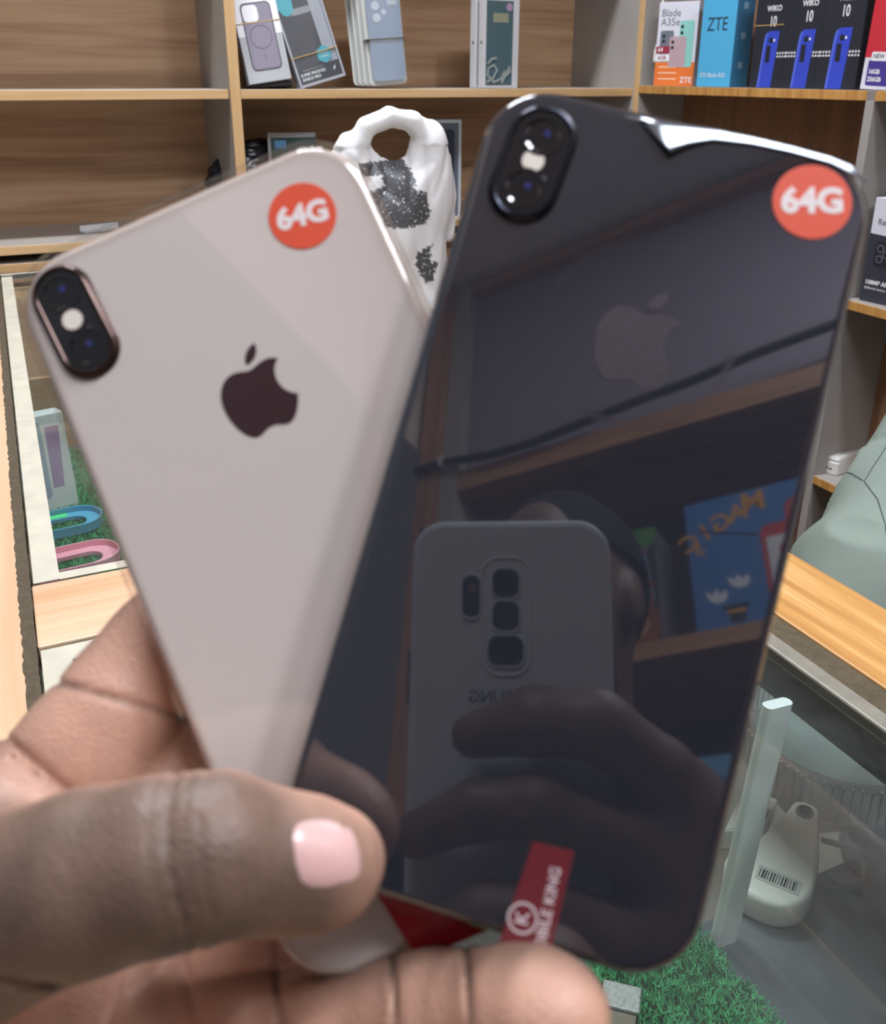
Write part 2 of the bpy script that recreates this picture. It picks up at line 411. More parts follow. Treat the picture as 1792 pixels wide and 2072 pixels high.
boxo('right_rail', (.442, .516, DN, DF, zc-.02, zc), W_RAIL, ct, .0012)
boxo('cross_plank', (-.022, .419, .578, .664, zc-.02, zc-.001), W_CROSS, ct, .0012)
boxo('end_plank', (-.022, .419, DN, DN+.08, zc-.02, zc-.001), W_CROSS, ct, .0012)
boxo('back_trim', (-.022, .44, DF-.006, DF+.004, zc-.008, zc+.003), ALU, ct, .0008)
# torn, ragged sealant seams
def ragged(name, x0, x1, y0, y1, z0, z1, m, amp, n=150):
    L, R = [], []
    for i in range(n+1):
        y = y0+(y1-y0)*i/n; L.append((x0+random.uniform(-amp, amp*.4), y)); R.append((x1+random.uniform(-amp*.3, amp*.3), y))
    return MB().prism(R + L[::-1], z0, z1).build(name, m, ct)
ragged('sealant_seam', -.0305, -.0225, DN, DF, zc-.02, zc+.0004, SEAL, .0012, 420)
ragged('sealant_seam', .4235, .4425, DN, DF, zc-.02, zc-.0018, SEAL, .0018, 260)
boxo('metal_channel', (.4105, .4235, DN, DF, zc-.010, zc-.0006), mat('dull_channel', '8f8c80', .55, .3, noise=.3, nscale=60), ct, .0015)
for y0, y1, r in ((.664, DF-.006, .010), (DN+.08, .578, .026)):
    p = rrect(.4325, y1-y0, r, 6, .19425, (y0+y1)/2)
    MB().prism(p, zc-.008, zc-.002).build('glass_pane', GLASS, ct)
    # tape under the pane along its sides
    boxo('tape_strip', (-.0205, -.0025, y0+.004, y1-.004, zc-.0019, zc-.0015), TAPE, ct)
    boxo('tape_strip', (-.0025, .40, y0+.003, y0+.014, zc-.0019, zc-.0015), TAPE, ct)
boxo('tape_strip', (-.0025, .40, .556, .574, zc-.0019, zc-.0015), TAPE, ct)
boxo('apron', (.441, .456, DN, DF, zc-.062, zc-.02), APR, ct)
boxo('apron', (-.045, -.030, DN, DF, zc-.062, zc-.02), APR, ct)
boxo('side_glass', (.446, .451, .64, DF, DECK+ZF, zc-.062), SGLASS, ct)
boxo('side_panel', (.600, .615, DN, .365, .05, zc-.064), W_PLANK, ct)
boxo('ledge', (.456, .600, DN, .365, zc-.070, zc-.062), APR, ct)
boxo('side_panel', (-.045, -.030, DN, DF, DECK+ZF, zc-.062), W_PLANK, ct)
boxo('end_panel', (-.045, .456, DN, DN+.015, .05, zc-.02), W_CROSS, ct)
boxo('end_panel', (-.045, .456, DF-.03, DF-.015, .05, zc-.02), W_CROSS, ct)
boxo('deck', (-.030, .600, DN+.015, .365, DECK+ZF-.018, DECK+ZF), DECKM, ct)
boxo('glass_shelf', (-.030, .720, .366, .630, DECK+ZF-.006, DECK+ZF), SGLASS, ct)
boxo('deck', (-.030, .446, .640, DF-.03, DECK+ZF-.018, DECK+ZF), DECKM, ct)
boxo('base_panel', (-.045, -.030, DN, DF, .0, DECK+ZF-.018), W_PLANK, ct)
boxo('base_panel', (.441, .456, .64, DF, .0, DECK+ZF-.018), W_PLANK, ct)
boxo('inner_divider', (-.03, .441, 1.500, 1.512, DECK+ZF, zc-.09), wood('inner_divider_wood', 'b08a66', 'c09a76', 'd0aa86', 'X'), ct)

# artificial turf mats
TURFS = [mat('turf_green', '2f8a4e', .5), mat('turf_backing', '1d4a2c', .9)]
def turf_mat_col():
    m = TURFS[0]; nt = m.node_tree; b = nt.nodes['Principled BSDF']
    oi = nt.nodes.new('ShaderNodeTexCoord'); n = nt.nodes.new('ShaderNodeTexWhiteNoise'); n.noise_dimensions = '3D'
    mp = nt.nodes.new('ShaderNodeVectorMath'); mp.operation = 'SNAP'; mp.inputs[1].default_value = (.004, .004, .004)
    nt.links.new(oi.outputs['Object'], mp.inputs[0]); nt.links.new(mp.outputs[0], n.inputs[0])
    r = nt.nodes.new('ShaderNodeValToRGB'); r.color_ramp.elements[0].color = (*lin('1f6b3a'), 1); r.color_ramp.elements[1].color = (*lin('55b877'), 1)
    nt.links.new(n.outputs['Value'], r.inputs[0]); nt.links.new(r.outputs[0], b.inputs['Base Color'])
turf_mat_col()
def turf(a0, a1, d0, d1, label, nb):
    t = thing('grass_mat', label, 'mat', ((a0+a1)/2, (d0+d1)/2, DECK), group='artificial grass mats in the counter')
    wx, wy = (a1-a0)/2, (d1-d0)/2
    boxo('backing', (-wx, wx, -wy, wy, .0005, .003), TURFS[1], t)
    P = np.stack([rng.uniform(-wx, wx, nb), rng.uniform(-wy, wy, nb), np.full(nb, .003)], 1)
    an = rng.uniform(0, 2*np.pi, nb); dr = np.stack([np.cos(an), np.sin(an), np.zeros(nb)], 1); sd = np.stack([-np.sin(an), np.cos(an), np.zeros(nb)], 1)
    ht = rng.uniform(.006, .011, nb)[:, None]; ln = rng.uniform(.001, .007, nb)[:, None]; up = np.array([[0, 0, 1.0]])
    wd = .0007
    v = np.stack([P-sd*wd, P+sd*wd, P+up*ht*.65+dr*ln*.4+sd*wd*.9, P+up*ht*.65+dr*ln*.4-sd*wd*.9, P+up*ht+dr*ln+sd*wd*.3, P+up*ht+dr*ln-sd*wd*.3], 1).reshape(-1, 3)
    b = np.arange(nb)[:, None]*6
    Q = np.concatenate([b+np.array([[0, 1, 2, 3]]), b+np.array([[3, 2, 4, 5]])])
    o = link('turf_blades', np_mesh('turf', v, Q), TURFS[0], t); o['kind'] = 'stuff'
turf(.06, .358, -.06, .364, 'green artificial grass mat under the near glass pane', 60000)
turf(-.02, .30, .70, 1.46, 'green artificial grass mat under the far glass pane', 70000)

# white plastic post inside the counter
WP = mat('white_plastic', 'dfe3e6', .3, noise=.03)
p = onz(1462, 1905, DECK)
t = thing('plastic_post', 'white upright plastic strip beside the near grass mat', 'strip', (p[0], p[1]+.0, DECK), (0, math.radians(4.5), 0))
MB().prism(rrect(.021, .008, .0035, 4), .0005, .192).build('strip', WP, t, smooth=False)

# white handheld device with a barcode label
WD = mat('device_white', 'd6d8d2', .35); DG = mat('device_grey', '6d7478', .45); DK = mat('device_black', '1c1d20', .4)
p0 = onz(1566, 1745, DECK+.02); p1 = onz(1622, 1600, DECK+.02)
ang = math.atan2(p1[1]-p0[1], p1[0]-p0[0]) - math.pi/2
t = thing('handheld_device', 'white handheld gadget with round button and barcode label lying in the counter', 'device', (p0[0], p0[1], DECK), (0, 0, ang))
def padprism(poly, z0, z1, ins=.004):
    c = np.mean(poly, 0); P = np.array(poly)
    def sc(k): d = P-c; L = np.linalg.norm(d, axis=1, keepdims=True); return c+d*(1-k/np.maximum(L, 1e-6))
    R = [(ins, z0), (ins*.3, z0+ins*.3), (0, z0+ins), (0, z1-ins), (ins*.3, z1-ins*.3), (ins, z1)]
    return MB().loft([[(x, y, z) for x, y in sc(k)] for k, z in R])
body = bez([(-.030, -.012), ((-.034, -.034), (-.012, -.042), (.002, -.042)), ((.02, -.042), (.031, -.03), (.030, -.008)), ((.029, .02), (.020, .05), (.017, .066)),
            ((.016, .074), (.0, .074), (-.002, .066)), ((-.005, .045), (-.012, .022), (-.018, .012)), ((-.024, .002), (-.029, 0), (-.030, -.012))], 8)
padprism(body, .001, .024).build('body', WD, t, smooth=True)
MB().prism(circle(.008, .058, .0065, 24), .023, .026).build('button', DG, t); MB().prism(circle(.008, .058, .0045, 24), .0255, .0275).build('button_cap', DK, t)
lab = boxo('barcode_label', (-.008, .022, -.026, -.012, .0236, .0244), mat('label_paper', 'b9bcb6', .6), t)
for i in range(14): boxo('bar', (-.006+i*.0019, -.006+i*.0019+random.choice((.0005, .0009, .0012)), -.0235, -.0150, .0244, .0246), DK, lab)
padprism([(-.040, .008), (-.014, .026), (-.014, .066), (-.040, .066)], .001, .022).build('side_head', WD, t, smooth=False)
for i in range(3): boxo('vent_slot', (-.026+i*.004, -.024+i*.004, .034, .048, .0215, .0226), DK, t)
MB().tube([(.024, .05, .012), (.040, .058, .008), (.055, .050, .006), (.057, .032, .006), (.046, .022, .006), (.034, .024, .006)], .0022, 8).build('cord', mat('cord_grey', '8c9094', .5), t, smooth=True)

# round clear tray with ribbed rim
CLR = pane_mat('clear_plastic', (.95, .97, .97), .04, (.8, .82, .82), 1.5, .08)
p = onz(1690, 1560, DECK+.03)
t = thing('clear_tray', 'round clear plastic tray with ribbed rim under the glass near the rail', 'tray', (.580, .452, DECK))
R0 = .080
def ringm(r0, r1, z0, z1, n=72): return MB().loft([[(r*math.cos(2*math.pi*i/n), r*math.sin(2*math.pi*i/n), z) for i in range(n)] for r, z in ((r0, z0), (r1, z0), (r1, z1), (r0, z1), (r0, z0))], False, False)
ringm(R0-.002, R0, .004, .040).build('wall', CLR, t, smooth=False)
ringm(R0-.002, R0+.006, .040, .0425).build('rim', CLR, t)
MB().prism(circle(0, 0, R0-.001, 72), .001, .0035).build('bottom', CLR, t)
RIB = mat('rib_plastic', 'c7cbc8', .3, alpha=.7)
rm = None
for i in range(72):
    q = 2*math.pi*i/72
    if rm is None: rm = MB().box(R0-.0002, R0+.0018, -.0008, .0008, .006, .038).mesh('rib')
    o = bpy.data.objects.new('rib', rm); C.objects.link(o); o.parent = t; o.rotation_euler = (0, 0, q)
    if i == 0: rm.materials.append(RIB)

# metal clip on the turf
p = onz(1250, 2075, DECK+.02)
t = thing('metal_clip', 'small shiny silver metal clip lying on the near grass mat', 'clip', (p[0], p[1], DECK+.009), (0, 0, math.radians(-40)))
boxo('plate', (-.012, .012, -.03, .03, .0005, .008), mat('clip_metal', 'd8d4cc', .18, 1), t, .002)
boxo('pad', (-.012, .012, .012, .03, .008, .0105), mat('clip_glitter', '9a9a98', .5, .6, noise=.6, nscale=700), t, .001)
boxo('lip', (-.012, .012, -.03, -.026, .008, .011), mat('clip_metal', 'd8d4cc', .18, 1), t, .001)

# things under the far pane: blue and pink oval holders, phone boxes
def holder(name, label, m, u, v, ang, L, Wd):
    p = onz(u, v, DECK+.02)
    t = thing(name, label, 'phone holder', (p[0], p[1], DECK+.011), (0, 0, ang))
    out = stadium((-L/2+Wd/2, 0), (L/2-Wd/2, 0), Wd/2, 14); inn = stadium((-L/2+Wd/2, 0), (L/2-Wd/2-.004, 0), Wd/2-.016, 14)
    n = len(out)
    R = lambda P, z, k=0: [(x, y, z) for x, y in P]
    rim = stadium((-L/2+Wd/2, 0), (L/2-Wd/2, 0), Wd/2-.002, 14)
    MB().loft([R(inn, .001), R(out, .001), R(out, .013), R(rim, .013), R(rim, .006), R(inn, .006), R(inn, .001)], False, False).build('ring_tray', m, t)
    return t
BL = mat('blue_silicone', '5aa7cc', .45); PK = mat('pink_silicone', 'f0a3b8', .45); GRN = mat('green_tag', '4fe08a', .5)
ta = math.radians(6)
b1 = holder('phone_holder', 'blue oval silicone holder with green price tag under the far glass', BL, 112, 1058, ta, .115, .062)
boxo('price_tag', (-.012, .018, .018, .028, .0062, .0068), GRN, b1)
b2 = holder('phone_holder', 'pink oval silicone holder with green price tag under the far glass', PK, 140, 1132, ta, .115, .062)
boxo('price_tag', (-.004, .024, -.029, -.019, .0062, .0068), GRN, b2)
WB = mat('white_carton', 'dfe2e6', .45); BLG = mat('print_blue_grey', '9fb2c6', .45); PUR = mat('print_purple', 'a58bb8', .45); DKP = mat('print_dark', '2a2c34', .4); PNKP = mat('print_pink', 'd8aebd', .45)
p = onz(104, 1046, DECK+.01)
t = thing('phone_box', 'white phone box with grey-blue phone picture standing under the far glass', 'box', (p[0], p[1]+.02, DECK+.004), (math.radians(-6), 0, math.radians(14)), 'phone boxes')
boxo('carton', (-.038, .038, 0, .03, 0, .135), WB, t, .0015)
plate('phone_picture', t, rrect(.038, .105, .006, 5, -.012, .075), BLG); 
for k in range(3): plate('lens_print', t, circle(-.014, .036+k*.009, .0034, 14), DKP, -.0003)
plate('phone_picture', t, [(.010, .035), (.024, .035), (.030, .118), (.012, .118)], PUR)
t.rotation_euler.rotate_axis('X', 0)
# ================================================================== things on the back shelf
SH = -.030
def bkx(u, v, t=0):                         # x along the back shelf of a pixel on the plane t behind the shelf front
    p = onplane_d(u, v, BD+t); return p[0], p[2]
BLK = mat('black_print', '23252c', .45); WHT = mat('white_print', 'eceef0', .5); TEAL = mat('teal_sticker', '3fa9b8', .4)
SILV = mat('silver_card', 'b4b8bb', .4); BROWN = mat('brown_card', '5a4338', .5); GCASE = mat('case_lilac_grey', '8f8a98', .5); DCASE = mat('case_outline', '5d5c68', .5)
RUB = mat('rubber_band', 'c7a56a', .5)
CLEAR = pane_mat('clear_pack', (.93, .95, .97), .16, (.82, .84, .86), 1.45, .05)
def lean_box(name, label, cat, u, v, t, roll, yaw, tilt=0, z=SH, group=None):
    a, _ = bkx(u, v, t)
    return thing(name, label, cat, (a, BD+t, z), (tilt, roll, yaw), group)
# lilac case box with two dark boxes behind it
t = lean_box('case_box', 'white and grey phone case box with lilac case picture leaning by the divider', 'box', 548, 170, .040, math.radians(-8), math.radians(-2), math.radians(-7), SH+.014)
boxo('carton', (-.043, .043, 0, .022, .0, .19), SILV, t, .001)
plate('white_panel', t, [(-.043, .085), (-.022, .085), (-.022, .10), (.022, .10), (.022, .085), (.043, .085), (.043, .19), (-.043, .19)], WHT, -.0002)
plate('case_picture', t, rrect(.060, .122, .010, 6, .0, .083), DCASE, -.0005); plate('case_picture', t, rrect(.055, .117, .008, 6, .0, .083), GCASE, -.0008)
plate('camera_cutout', t, rrect(.030, .030, .008, 6, -.012, .125), WHT, -.0011)
ring = [(x, z) for x, z in circle(0, .082, .0215, 32)]
link('ring_print', MB().loft([[(r*math.cos(2*math.pi*i/32), .082+r*math.sin(2*math.pi*i/32), zz) for i in range(32)] for r, zz in ((.0205, 0), (.0215, 0), (.0215, .0002), (.0205, .0002), (.0205, 0))], False, False).mesh(), DCASE, t, mtx=Matrix.Translation((0, -.0011, 0)) @ FR)
plate('line_print', t, rect(-.0006, .0006, .040, .052), DCASE, -.0011)
boxo('rubber_band', (-.0436, .0436, -.0014, .0226, .108, .1095), RUB, t)
t = lean_box('case_box', 'dark brown phone case box standing behind the lilac case box', 'box', 545, 172, .066, math.radians(-3), math.radians(-2), math.radians(-6), SH+.0008)
boxo('carton', (-.046, .046, 0, .018, 0, .18), BROWN, t, .001)
boxo('front_tray', (-.044, .044, -.016, 0, .002, .012), mat('dark_tray', '2c2628', .4), t, .001)
# black rugged case box
t = lean_box('case_box', 'black phone case in a silver window box with turquoise stickers, leaning', 'box', 655, 172, .045, math.radians(-15), math.radians(1), math.radians(-8), SH+.013)
bw, bh = .100, .175
boxo('carton', (-bw/2, bw/2, .004, .028, 0, bh), mat('silver_box', 'aeb2ba', .35, .3), t, .001)
fr = MB(); fr.box(-bw/2, -bw/2+.004, 0, .004, 0, bh).box(bw/2-.004, bw/2, 0, .004, 0, bh).box(-bw/2+.004, bw/2-.004, 0, .004, 0, .005).box(-bw/2+.004, bw/2-.004, 0, .004, bh-.004, bh)
fr.build('window_frame', mat('silver_box', 'aeb2ba', .35, .3), t)
plate('black_case', t, rrect(.066, .150, .010, 6, -.012, .090), mat('case_black', '33363d', .5), .0036, .0006)
plate('camera_slot', t, rrect(.042, .012, .005, 5, .0, .137), mat('slot_grey', '8d9296', .4), .0028)
hexa = lambda cx, cz, r: [(cx+r*math.cos(math.pi/6+i*math.pi/3), cz+r*math.sin(math.pi/6+i*math.pi/3)) for i in range(6)]
plate('sticker', t, [(-.044, .172), (-.044, .150), (-.036, .136), (-.026, .132), (-.014, .140), (-.012, .150), (-.010, .172)], TEAL, .0026)
plate('sticker', t, hexa(.020, .050, .017), TEAL, .0020); ftext('NANO', .006, WHT, t, .020, .053, .0018); ftext('HYBRID', .005, WHT, t, .020, .046, .0018)
plate('base_print', t, rect(-.046, .046, .005, .034), BLK, .0024)
ftext('SUPER FROSTED', .0075, WHT, t, -.014, .022, .0020, bold=.02); ftext('SHIELD PRO', .0075, WHT, t, -.020, .0135, .0020, bold=.02); ftext('PHONE PROTECTION CASE', .0035, SILV, t, -.012, .030, .0020)
plate('leaf_print', t, [(.030, .016), (.034, .020), (.036, .026), (.031, .022)], WHT, .0020)
boxo('rubber_band', (-bw/2-.001, bw/2+.001, -.0006, .0286, .056, .0574), RUB, t)
plate('clear_window', t, rect(-bw/2+.003, bw/2-.003, .004, bh-.003), pane_mat('window_film', (.97, .98, .98), .03, (.8, .85, .9), 1.4), .0008, .0002)
# stack of clear blister packs
BCASE = mat('case_smoke_blue', '7f93a9', .35, coat=.4); PADG = mat('blister_edge', 'cfcfc6', .35)
for k in range(4):
    lb = ['foremost clear blister pack with smoky blue case, held by a thin band', 'second clear blister pack in the stack behind the smoky blue case',
          'third clear blister pack in the stack behind the smoky blue case', 'rearmost clear blister pack in the stack behind the smoky blue case'][k]
    t = lean_box('blister_pack', lb, 'case pack', 790-11*k, 172, .042+.016*k, math.radians(-4), math.radians(-3), math.radians(-4), SH+.008, 'stacked blister packs')
    w_, h_ = .082, .178
    base = rrect(w_, h_, .010, 6, 0, h_/2)
    o = link('card_rim', MB().prism(base, 0, .0014).mesh(), PADG if True else None, t, mtx=Matrix.Translation((0, .012, 0)) @ FR)
    def rr(i, z): return [(x, y, z) for x, y in rrect(w_-2*i, h_-2*i, max(.004, .010-i), 6, 0, h_/2)]
    link('blister', MB().loft([rr(.003, .0), rr(.004, .009), rr(.007, .0115)], False, True).mesh(), CLEAR, t, mtx=Matrix.Translation((0, .0104, 0)) @ FR)
    if k == 0:
        c = link('phone_case', MB().prism(rrect(.070, .160, .009, 6, .001, h_/2), 0, .008).mesh(), BCASE, t, mtx=Matrix.Translation((0, .0100, 0)) @ FR)
        for x, z, r in ((-.016, .150, .0085), (-.015, .128, .0085), (.001, .138, .0055)):
            plate('camera_hole', t, circle(x, z, r, 20), mat('hole_pale', 'c3ccd4', .4), .0016, .0003)
        plate('tag', t, rect(.010, .030, .150, .166), mat('tag_pale', 'b3bcc4', .4), .0016, .0003)
        boxo('rubber_band', (-.042, .042, -.0016, .064, .088, .0892), mat('thin_band', '6b6f60', .5), t)
# two white window boxes
for k in range(2):
    t = lean_box('window_box', ['slim white box with clear front and silver swirl print, in front of its twin', 'second slim white box standing just behind the silver swirl box'][k], 'box', 1013-17*k, 174, .036+.030*k, 0, math.radians(4), 0, SH+.0008, 'slim white window boxes')
    bw, bh, bd = .088, .178, .024
    boxo('carton', (-bw/2, bw/2, .002, bd, 0, bh), mat('pale_box', 'c9c9cb', .4), t, .0008)
    plate('window', t, rect(-bw/2+.006, bw/2-.016, .006, bh-.006), mat('window_dark_teal', '4d6468', .3, coat=.6), .0018, .0004)
    plate('inner_card', t, rect(-.022, .016, .130, .148), mat('card_olive', '8f9179', .4), .0012, .0002)
    plate('round_sticker', t, circle(.018, .160, .008, 20), mat('sticker_mauve', 'a58aa5', .4), .0008, .0002)
    boxo('hole', (-bw/2-.0003, -bw/2+.0005, .010, .014, .088, .094), BLK, t)
    if k == 0:
        SW = mat('swirl_silver', 'b9c9c0', .25, .5)
        for P in ([(-.036, .012), (-.020, .020), (-.010, .036), (-.018, .046), (-.032, .040), (-.034, .026), (-.018, .012), (.000, .018), (.010, .034)], [(-.034, .048), (-.024, .058), (-.012, .060)], [(.002, .010), (.014, .030), (.022, .044), (.024, .034), (.010, .022)]):
            link('swirl_print', MB().tube([(x, z, 0) for x, z in P], .0028, 6).mesh(), SW, t, mtx=Matrix.Translation((0, .0002, 0)) @ FR @ Matrix.Diagonal((1, 1, .1, 1)))
# lower compartment
LS = -.298
t = thing('clear_case_box', 'clear-edged phone case box with rainbow print behind the gold phone', 'box', (bkx(585, 290, .14)[0], BD+.12, LS), (0, 0, math.radians(-10)))
boxo('carton', (-.05, .05, 0, .03, 0, .182), mat('carton_green_dark', '3c5a58', .35), t, .001)
plate('silver_border', t, rect(-.05, .05, .172, .182), SILV); plate('silver_border', t, rect(-.05, -.044, .0, .172), SILV)
plate('rainbow_print', t, rect(-.036, -.012, .150, .166), mat('rainbow_foil', '6fa6d8', .2, .4), -.0003)
t = thing('clear_case_box', 'clear phone case box with pale edges standing behind the white bag', 'box', (bkx(880, 300, .08)[0], BD+.06, LS), (0, 0, math.radians(-14)))
boxo('carton', (-.05, .05, 0, .03, 0, .205), mat('carton_smoke', '5c6470', .35), t, .001)
for b in (rect(-.05, .05, .198, .205), rect(.044, .05, 0, .198), rect(-.05, -.044, 0, .198)): plate('silver_border', t, b, SILV)
plate('case_print', t, rrect(.07, .17, .01, 5, 0, .1), mat('carton_dark_print', '343a44', .3), -.0002)
# crumpled black plastic bag
pr = []
for i in range(9):
    pr.append(('e', (random.uniform(-.04, .05), random.uniform(-.02, .03), .05+random.uniform(-.01, .09)), (.05, .03, .05), None, .012))
S, lo = field(pr, .004, (-.12, -.09, -.01), (.14, .10, .24)); V, Q = nets(S, lo, .004)
N = vnormals(V, Q); V = V+N*(np.abs(noise3(V, 120, 3))*.012)[:, None]; V[:, 2] = np.maximum(V[:, 2], .0005)
o = link('plastic_wrap', np_mesh('wrap', V, Q), mat('black_plastic', '22242b', .25, coat=.3), None, smooth=True)
o.location = world_of((bkx(508, 290, .13)[0], BD+.17, LS)); o.rotation_euler = (0, 0, TH)
tag(o, 'crumpled black plastic bag on the shelf beside the divider', 'bag')
# small white card on the left lower shelf
a, _, _ = onz(196, 464, LS+.004)
q = onz(196, 464, LS+.004)
t = thing('white_card', 'small white folded card on the left lower shelf', 'card', (q[0], q[1], LS+.0005), (0, 0, math.radians(18)))
boxo('card', (-.03, .05, -.012, .012, 0, .0015), WHT, t); boxo('flap', (-.03, .05, .010, .012, .0015, .012), WHT, t)

# ------------------------------------------------------------------ white carrier bag on the counter
Dg = 1.285
def bagp(u, v):
    p = onplane_d(u, v, Dg); return p[0], p[2]
ca, _ = bagp(800, 500)
def bl(u, v, y=0): x, z = bagp(u, v); return (x-ca, y, z-CT)
pr = []
# body
for (u, v, rx, ry, rz) in ((800, 560, .085, .050, .09), (790, 470, .088, .045, .085), (800, 620, .095, .055, .055), (840, 400, .062, .035, .06), (868, 330, .034, .026, .06), (735, 395, .045, .03, .07)):
    pr.append(('e', bl(u, v), (rx, ry, rz), None, .02))
# loop handle
H = [(706, 400), (716, 320), (738, 258), (785, 236), (832, 246), (862, 290), (880, 350)]
for i in range(len(H)-1):
    pr.append(('c', bl(*H[i], -.004), bl(*H[i+1], -.004), .0150 if i else .019, .0150, .003))
H2 = [(835, 243), (872, 268), (900, 320), (915, 400), (912, 480)]
for i in range(len(H2)-1): pr.append(('c', bl(*H2[i], .010), bl(*H2[i+1], .012), .014, .015, .004))
pr.append(('c', bl(705, 285, .012), bl(665, 400, .012), .011, .03, .02))
hb = .0028
S, lo = field(pr, hb, (-.17, -.075, -.04), (.15, .085, .34))
c = np.array(bl(783, 293)); g = [lo[i]+hb*np.arange(S.shape[i]) for i in range(3)]
V, Q = nets(S, lo, hb); N = vnormals(V, Q)
sd_ = np.random.default_rng(5).uniform((-.16, -.07, 0), (.15, .08, .34), (46, 3)); an_ = np.array([1.0, .7, .34])
dd_ = np.sqrt((((V[:, None, :]-sd_[None])*an_)**2).sum(2)); dd_.sort(1)
wr = -np.minimum(dd_[:, 1]-dd_[:, 0], .02)*.22 + .003 + (1-np.abs(noise3(V*np.array([1, 1, .45]), 60, 21)))**8*.004
wr = wr*np.where(V[:, 2] > .25, .35, 1)
V = V - N*wr[:, None]
V[:, 2] = np.maximum(V[:, 2], .0006)
def inpoly(X, Z, P):
    r = np.zeros(len(X), bool); n = len(P)
    for i in range(n):
        x1, z1 = P[i]; x2, z2 = P[(i+1) % n]
        cnd = ((z1 > Z) != (z2 > Z)) & (X < (x2-x1)*(Z-z1)/(z2-z1+1e-12)+x1); r ^= cnd
    return r
ink = np.zeros(len(V))
jx = noise3(V, 500, 9)*.004+noise3(V, 1100, 10)*.003; jz = noise3(V, 600, 12)*.003
for P in ([(715, 330), (805, 318), (822, 345), (826, 365), (818, 380), (845, 385), (850, 430), (842, 445), (795, 455), (700, 450), (690, 400), (765, 372), (760, 352), (715, 352)], [(822, 505), (852, 488), (850, 520), (864, 525), (850, 560), (838, 562), (815, 525)]):
    P2 = [(bl(*q)[0], bl(*q)[2]) for q in P]; ink = np.maximum(ink, inpoly(V[:, 0]+jx, V[:, 2]+jz, P2)*(N[:, 1] < .2))
m = bpy.data.materials.new('bag_film'); m.use_nodes = True; nt = m.node_tree; b = nt.nodes['Principled BSDF']; L = nt.links.new
at_ = nt.nodes.new('ShaderNodeAttribute'); at_.attribute_name = 'ink'
tc = nt.nodes.new('ShaderNodeTexCoord'); ns = nt.nodes.new('ShaderNodeTexNoise'); ns.inputs['Scale'].default_value = 260; ns.inputs['Detail'].default_value = 4; L(tc.outputs['Object'], ns.inputs['Vector'])
th_ = nt.nodes.new('ShaderNodeMapRange'); th_.inputs[1].default_value = .60; th_.inputs[2].default_value = .68; th_.inputs[3].default_value = 1; th_.inputs[4].default_value = .25; L(ns.outputs['Fac'], th_.inputs[0])
mu = nt.nodes.new('ShaderNodeMath'); mu.operation = 'MULTIPLY'; L(at_.outputs['Fac'], mu.inputs[0]); L(th_.outputs[0], mu.inputs[1])
mx = nt.nodes.new('ShaderNodeMix'); mx.data_type = 'RGBA'; mx.inputs[6].default_value = (.86, .88, .90, 1); mx.inputs[7].default_value = (*lin('55585c'), 1)
L(mu.outputs[0], mx.inputs[0]); L(mx.outputs[2], b.inputs['Base Color']); b.inputs['Roughness'].default_value = .38
b.inputs['Subsurface Weight'].default_value = .35; b.inputs['Subsurface Scale'].default_value = .02; b.inputs['Subsurface Radius'].default_value = (1, 1, 1)
me = np_mesh('bag', V, Q); me.attributes.new('ink', 'FLOAT', 'POINT').data.foreach_set('value', ink.astype(np.float32))
o = link('carrier_bag', me, m, None, smooth=True); o.location = world_of((ca, Dg, CT)); o.rotation_euler = (0, 0, TH)
tag(o, 'white plastic carrier bag with scuffed dark print standing on the glass counter', 'bag')

# ================================================================== things on the side shelf
RS = -.0245
def rbox(name, label, q, t, w_, h_, d_, m, z=RS, rz=-90, roll=0, group='phone boxes'):
    o = thing(name, label, 'box', (RA+t, BD-q, z+.0006), (0, roll, math.radians(rz)), group)
    boxo('carton', (-w_/2, w_/2, 0, d_, 0, h_), m, o, .0008); return o
WCART = mat('carton_white', 'dcdde6', .45); ORG = mat('carton_orange', 'ee7d3a', .45); LBLUE = mat('carton_sky_blue', '55b4e0', .45); DBLUE = mat('carton_deep_blue', '3f7fa8', .45)
GRYP = mat('print_grey', '767a86', .4); MINT = mat('print_mint', '93d3c9', .4); ROSE = mat('print_rose', 'bda3a8', .4); MRED = mat('print_maroon', 'a03348', .45); TXG = mat('text_grey', '6e7078', .5)
# white and orange box
t = rbox('phone_box', 'white and orange phone box with three phone pictures beside the hanging cable', .112, .022, .094, .167, .045, WCART, rz=-66)
plate('orange_band', t, rect(-.047, .047, 0, .048), ORG); ftext('ZTE', .016, WHT, t, .030, .012, bold=.015, y=-.0003)
for k in range(3): plate('bullet_line', t, rect(-.038, .006, .037-k*.012, .040-k*.012), mat('faint_text', 'f6c9a4', .5), -.0002)
ftext('Blade', .021, TXG, t, -.040, .145, align='LEFT'); ftext('A35e', .021, TXG, t, -.040, .127, align='LEFT')
plate('phone_picture', t, rrect(.034, .092, .005, 4, .023, .084), MINT, -.0002); plate('phone_picture', t, rrect(.032, .062, .005, 4, -.023, .080), GRYP, -.0004); plate('phone_picture', t, rrect(.040, .060, .005, 4, .004, .069), ROSE, -.0006)
for x, z in ((.012, .118), (.012, .106), (-.030, .100), (-.030, .090), (-.008, .088), (-.008, .077)): plate('lens_print', t, circle(x, z, .0036, 12), DKP, -.0008)
plate('memory_label', t, rect(-.046, -.014, .066, .080), MRED, -.0008); ftext('64', .012, WHT, t, -.036, .073, -.0008, bold=.02); plate('memory_label', t, rect(-.046, -.014, .050, .064), mat('print_white', 'f0f0f4', .5), -.0008); ftext('6GB', .011, MRED, t, -.031, .057, -.0008, bold=.02)
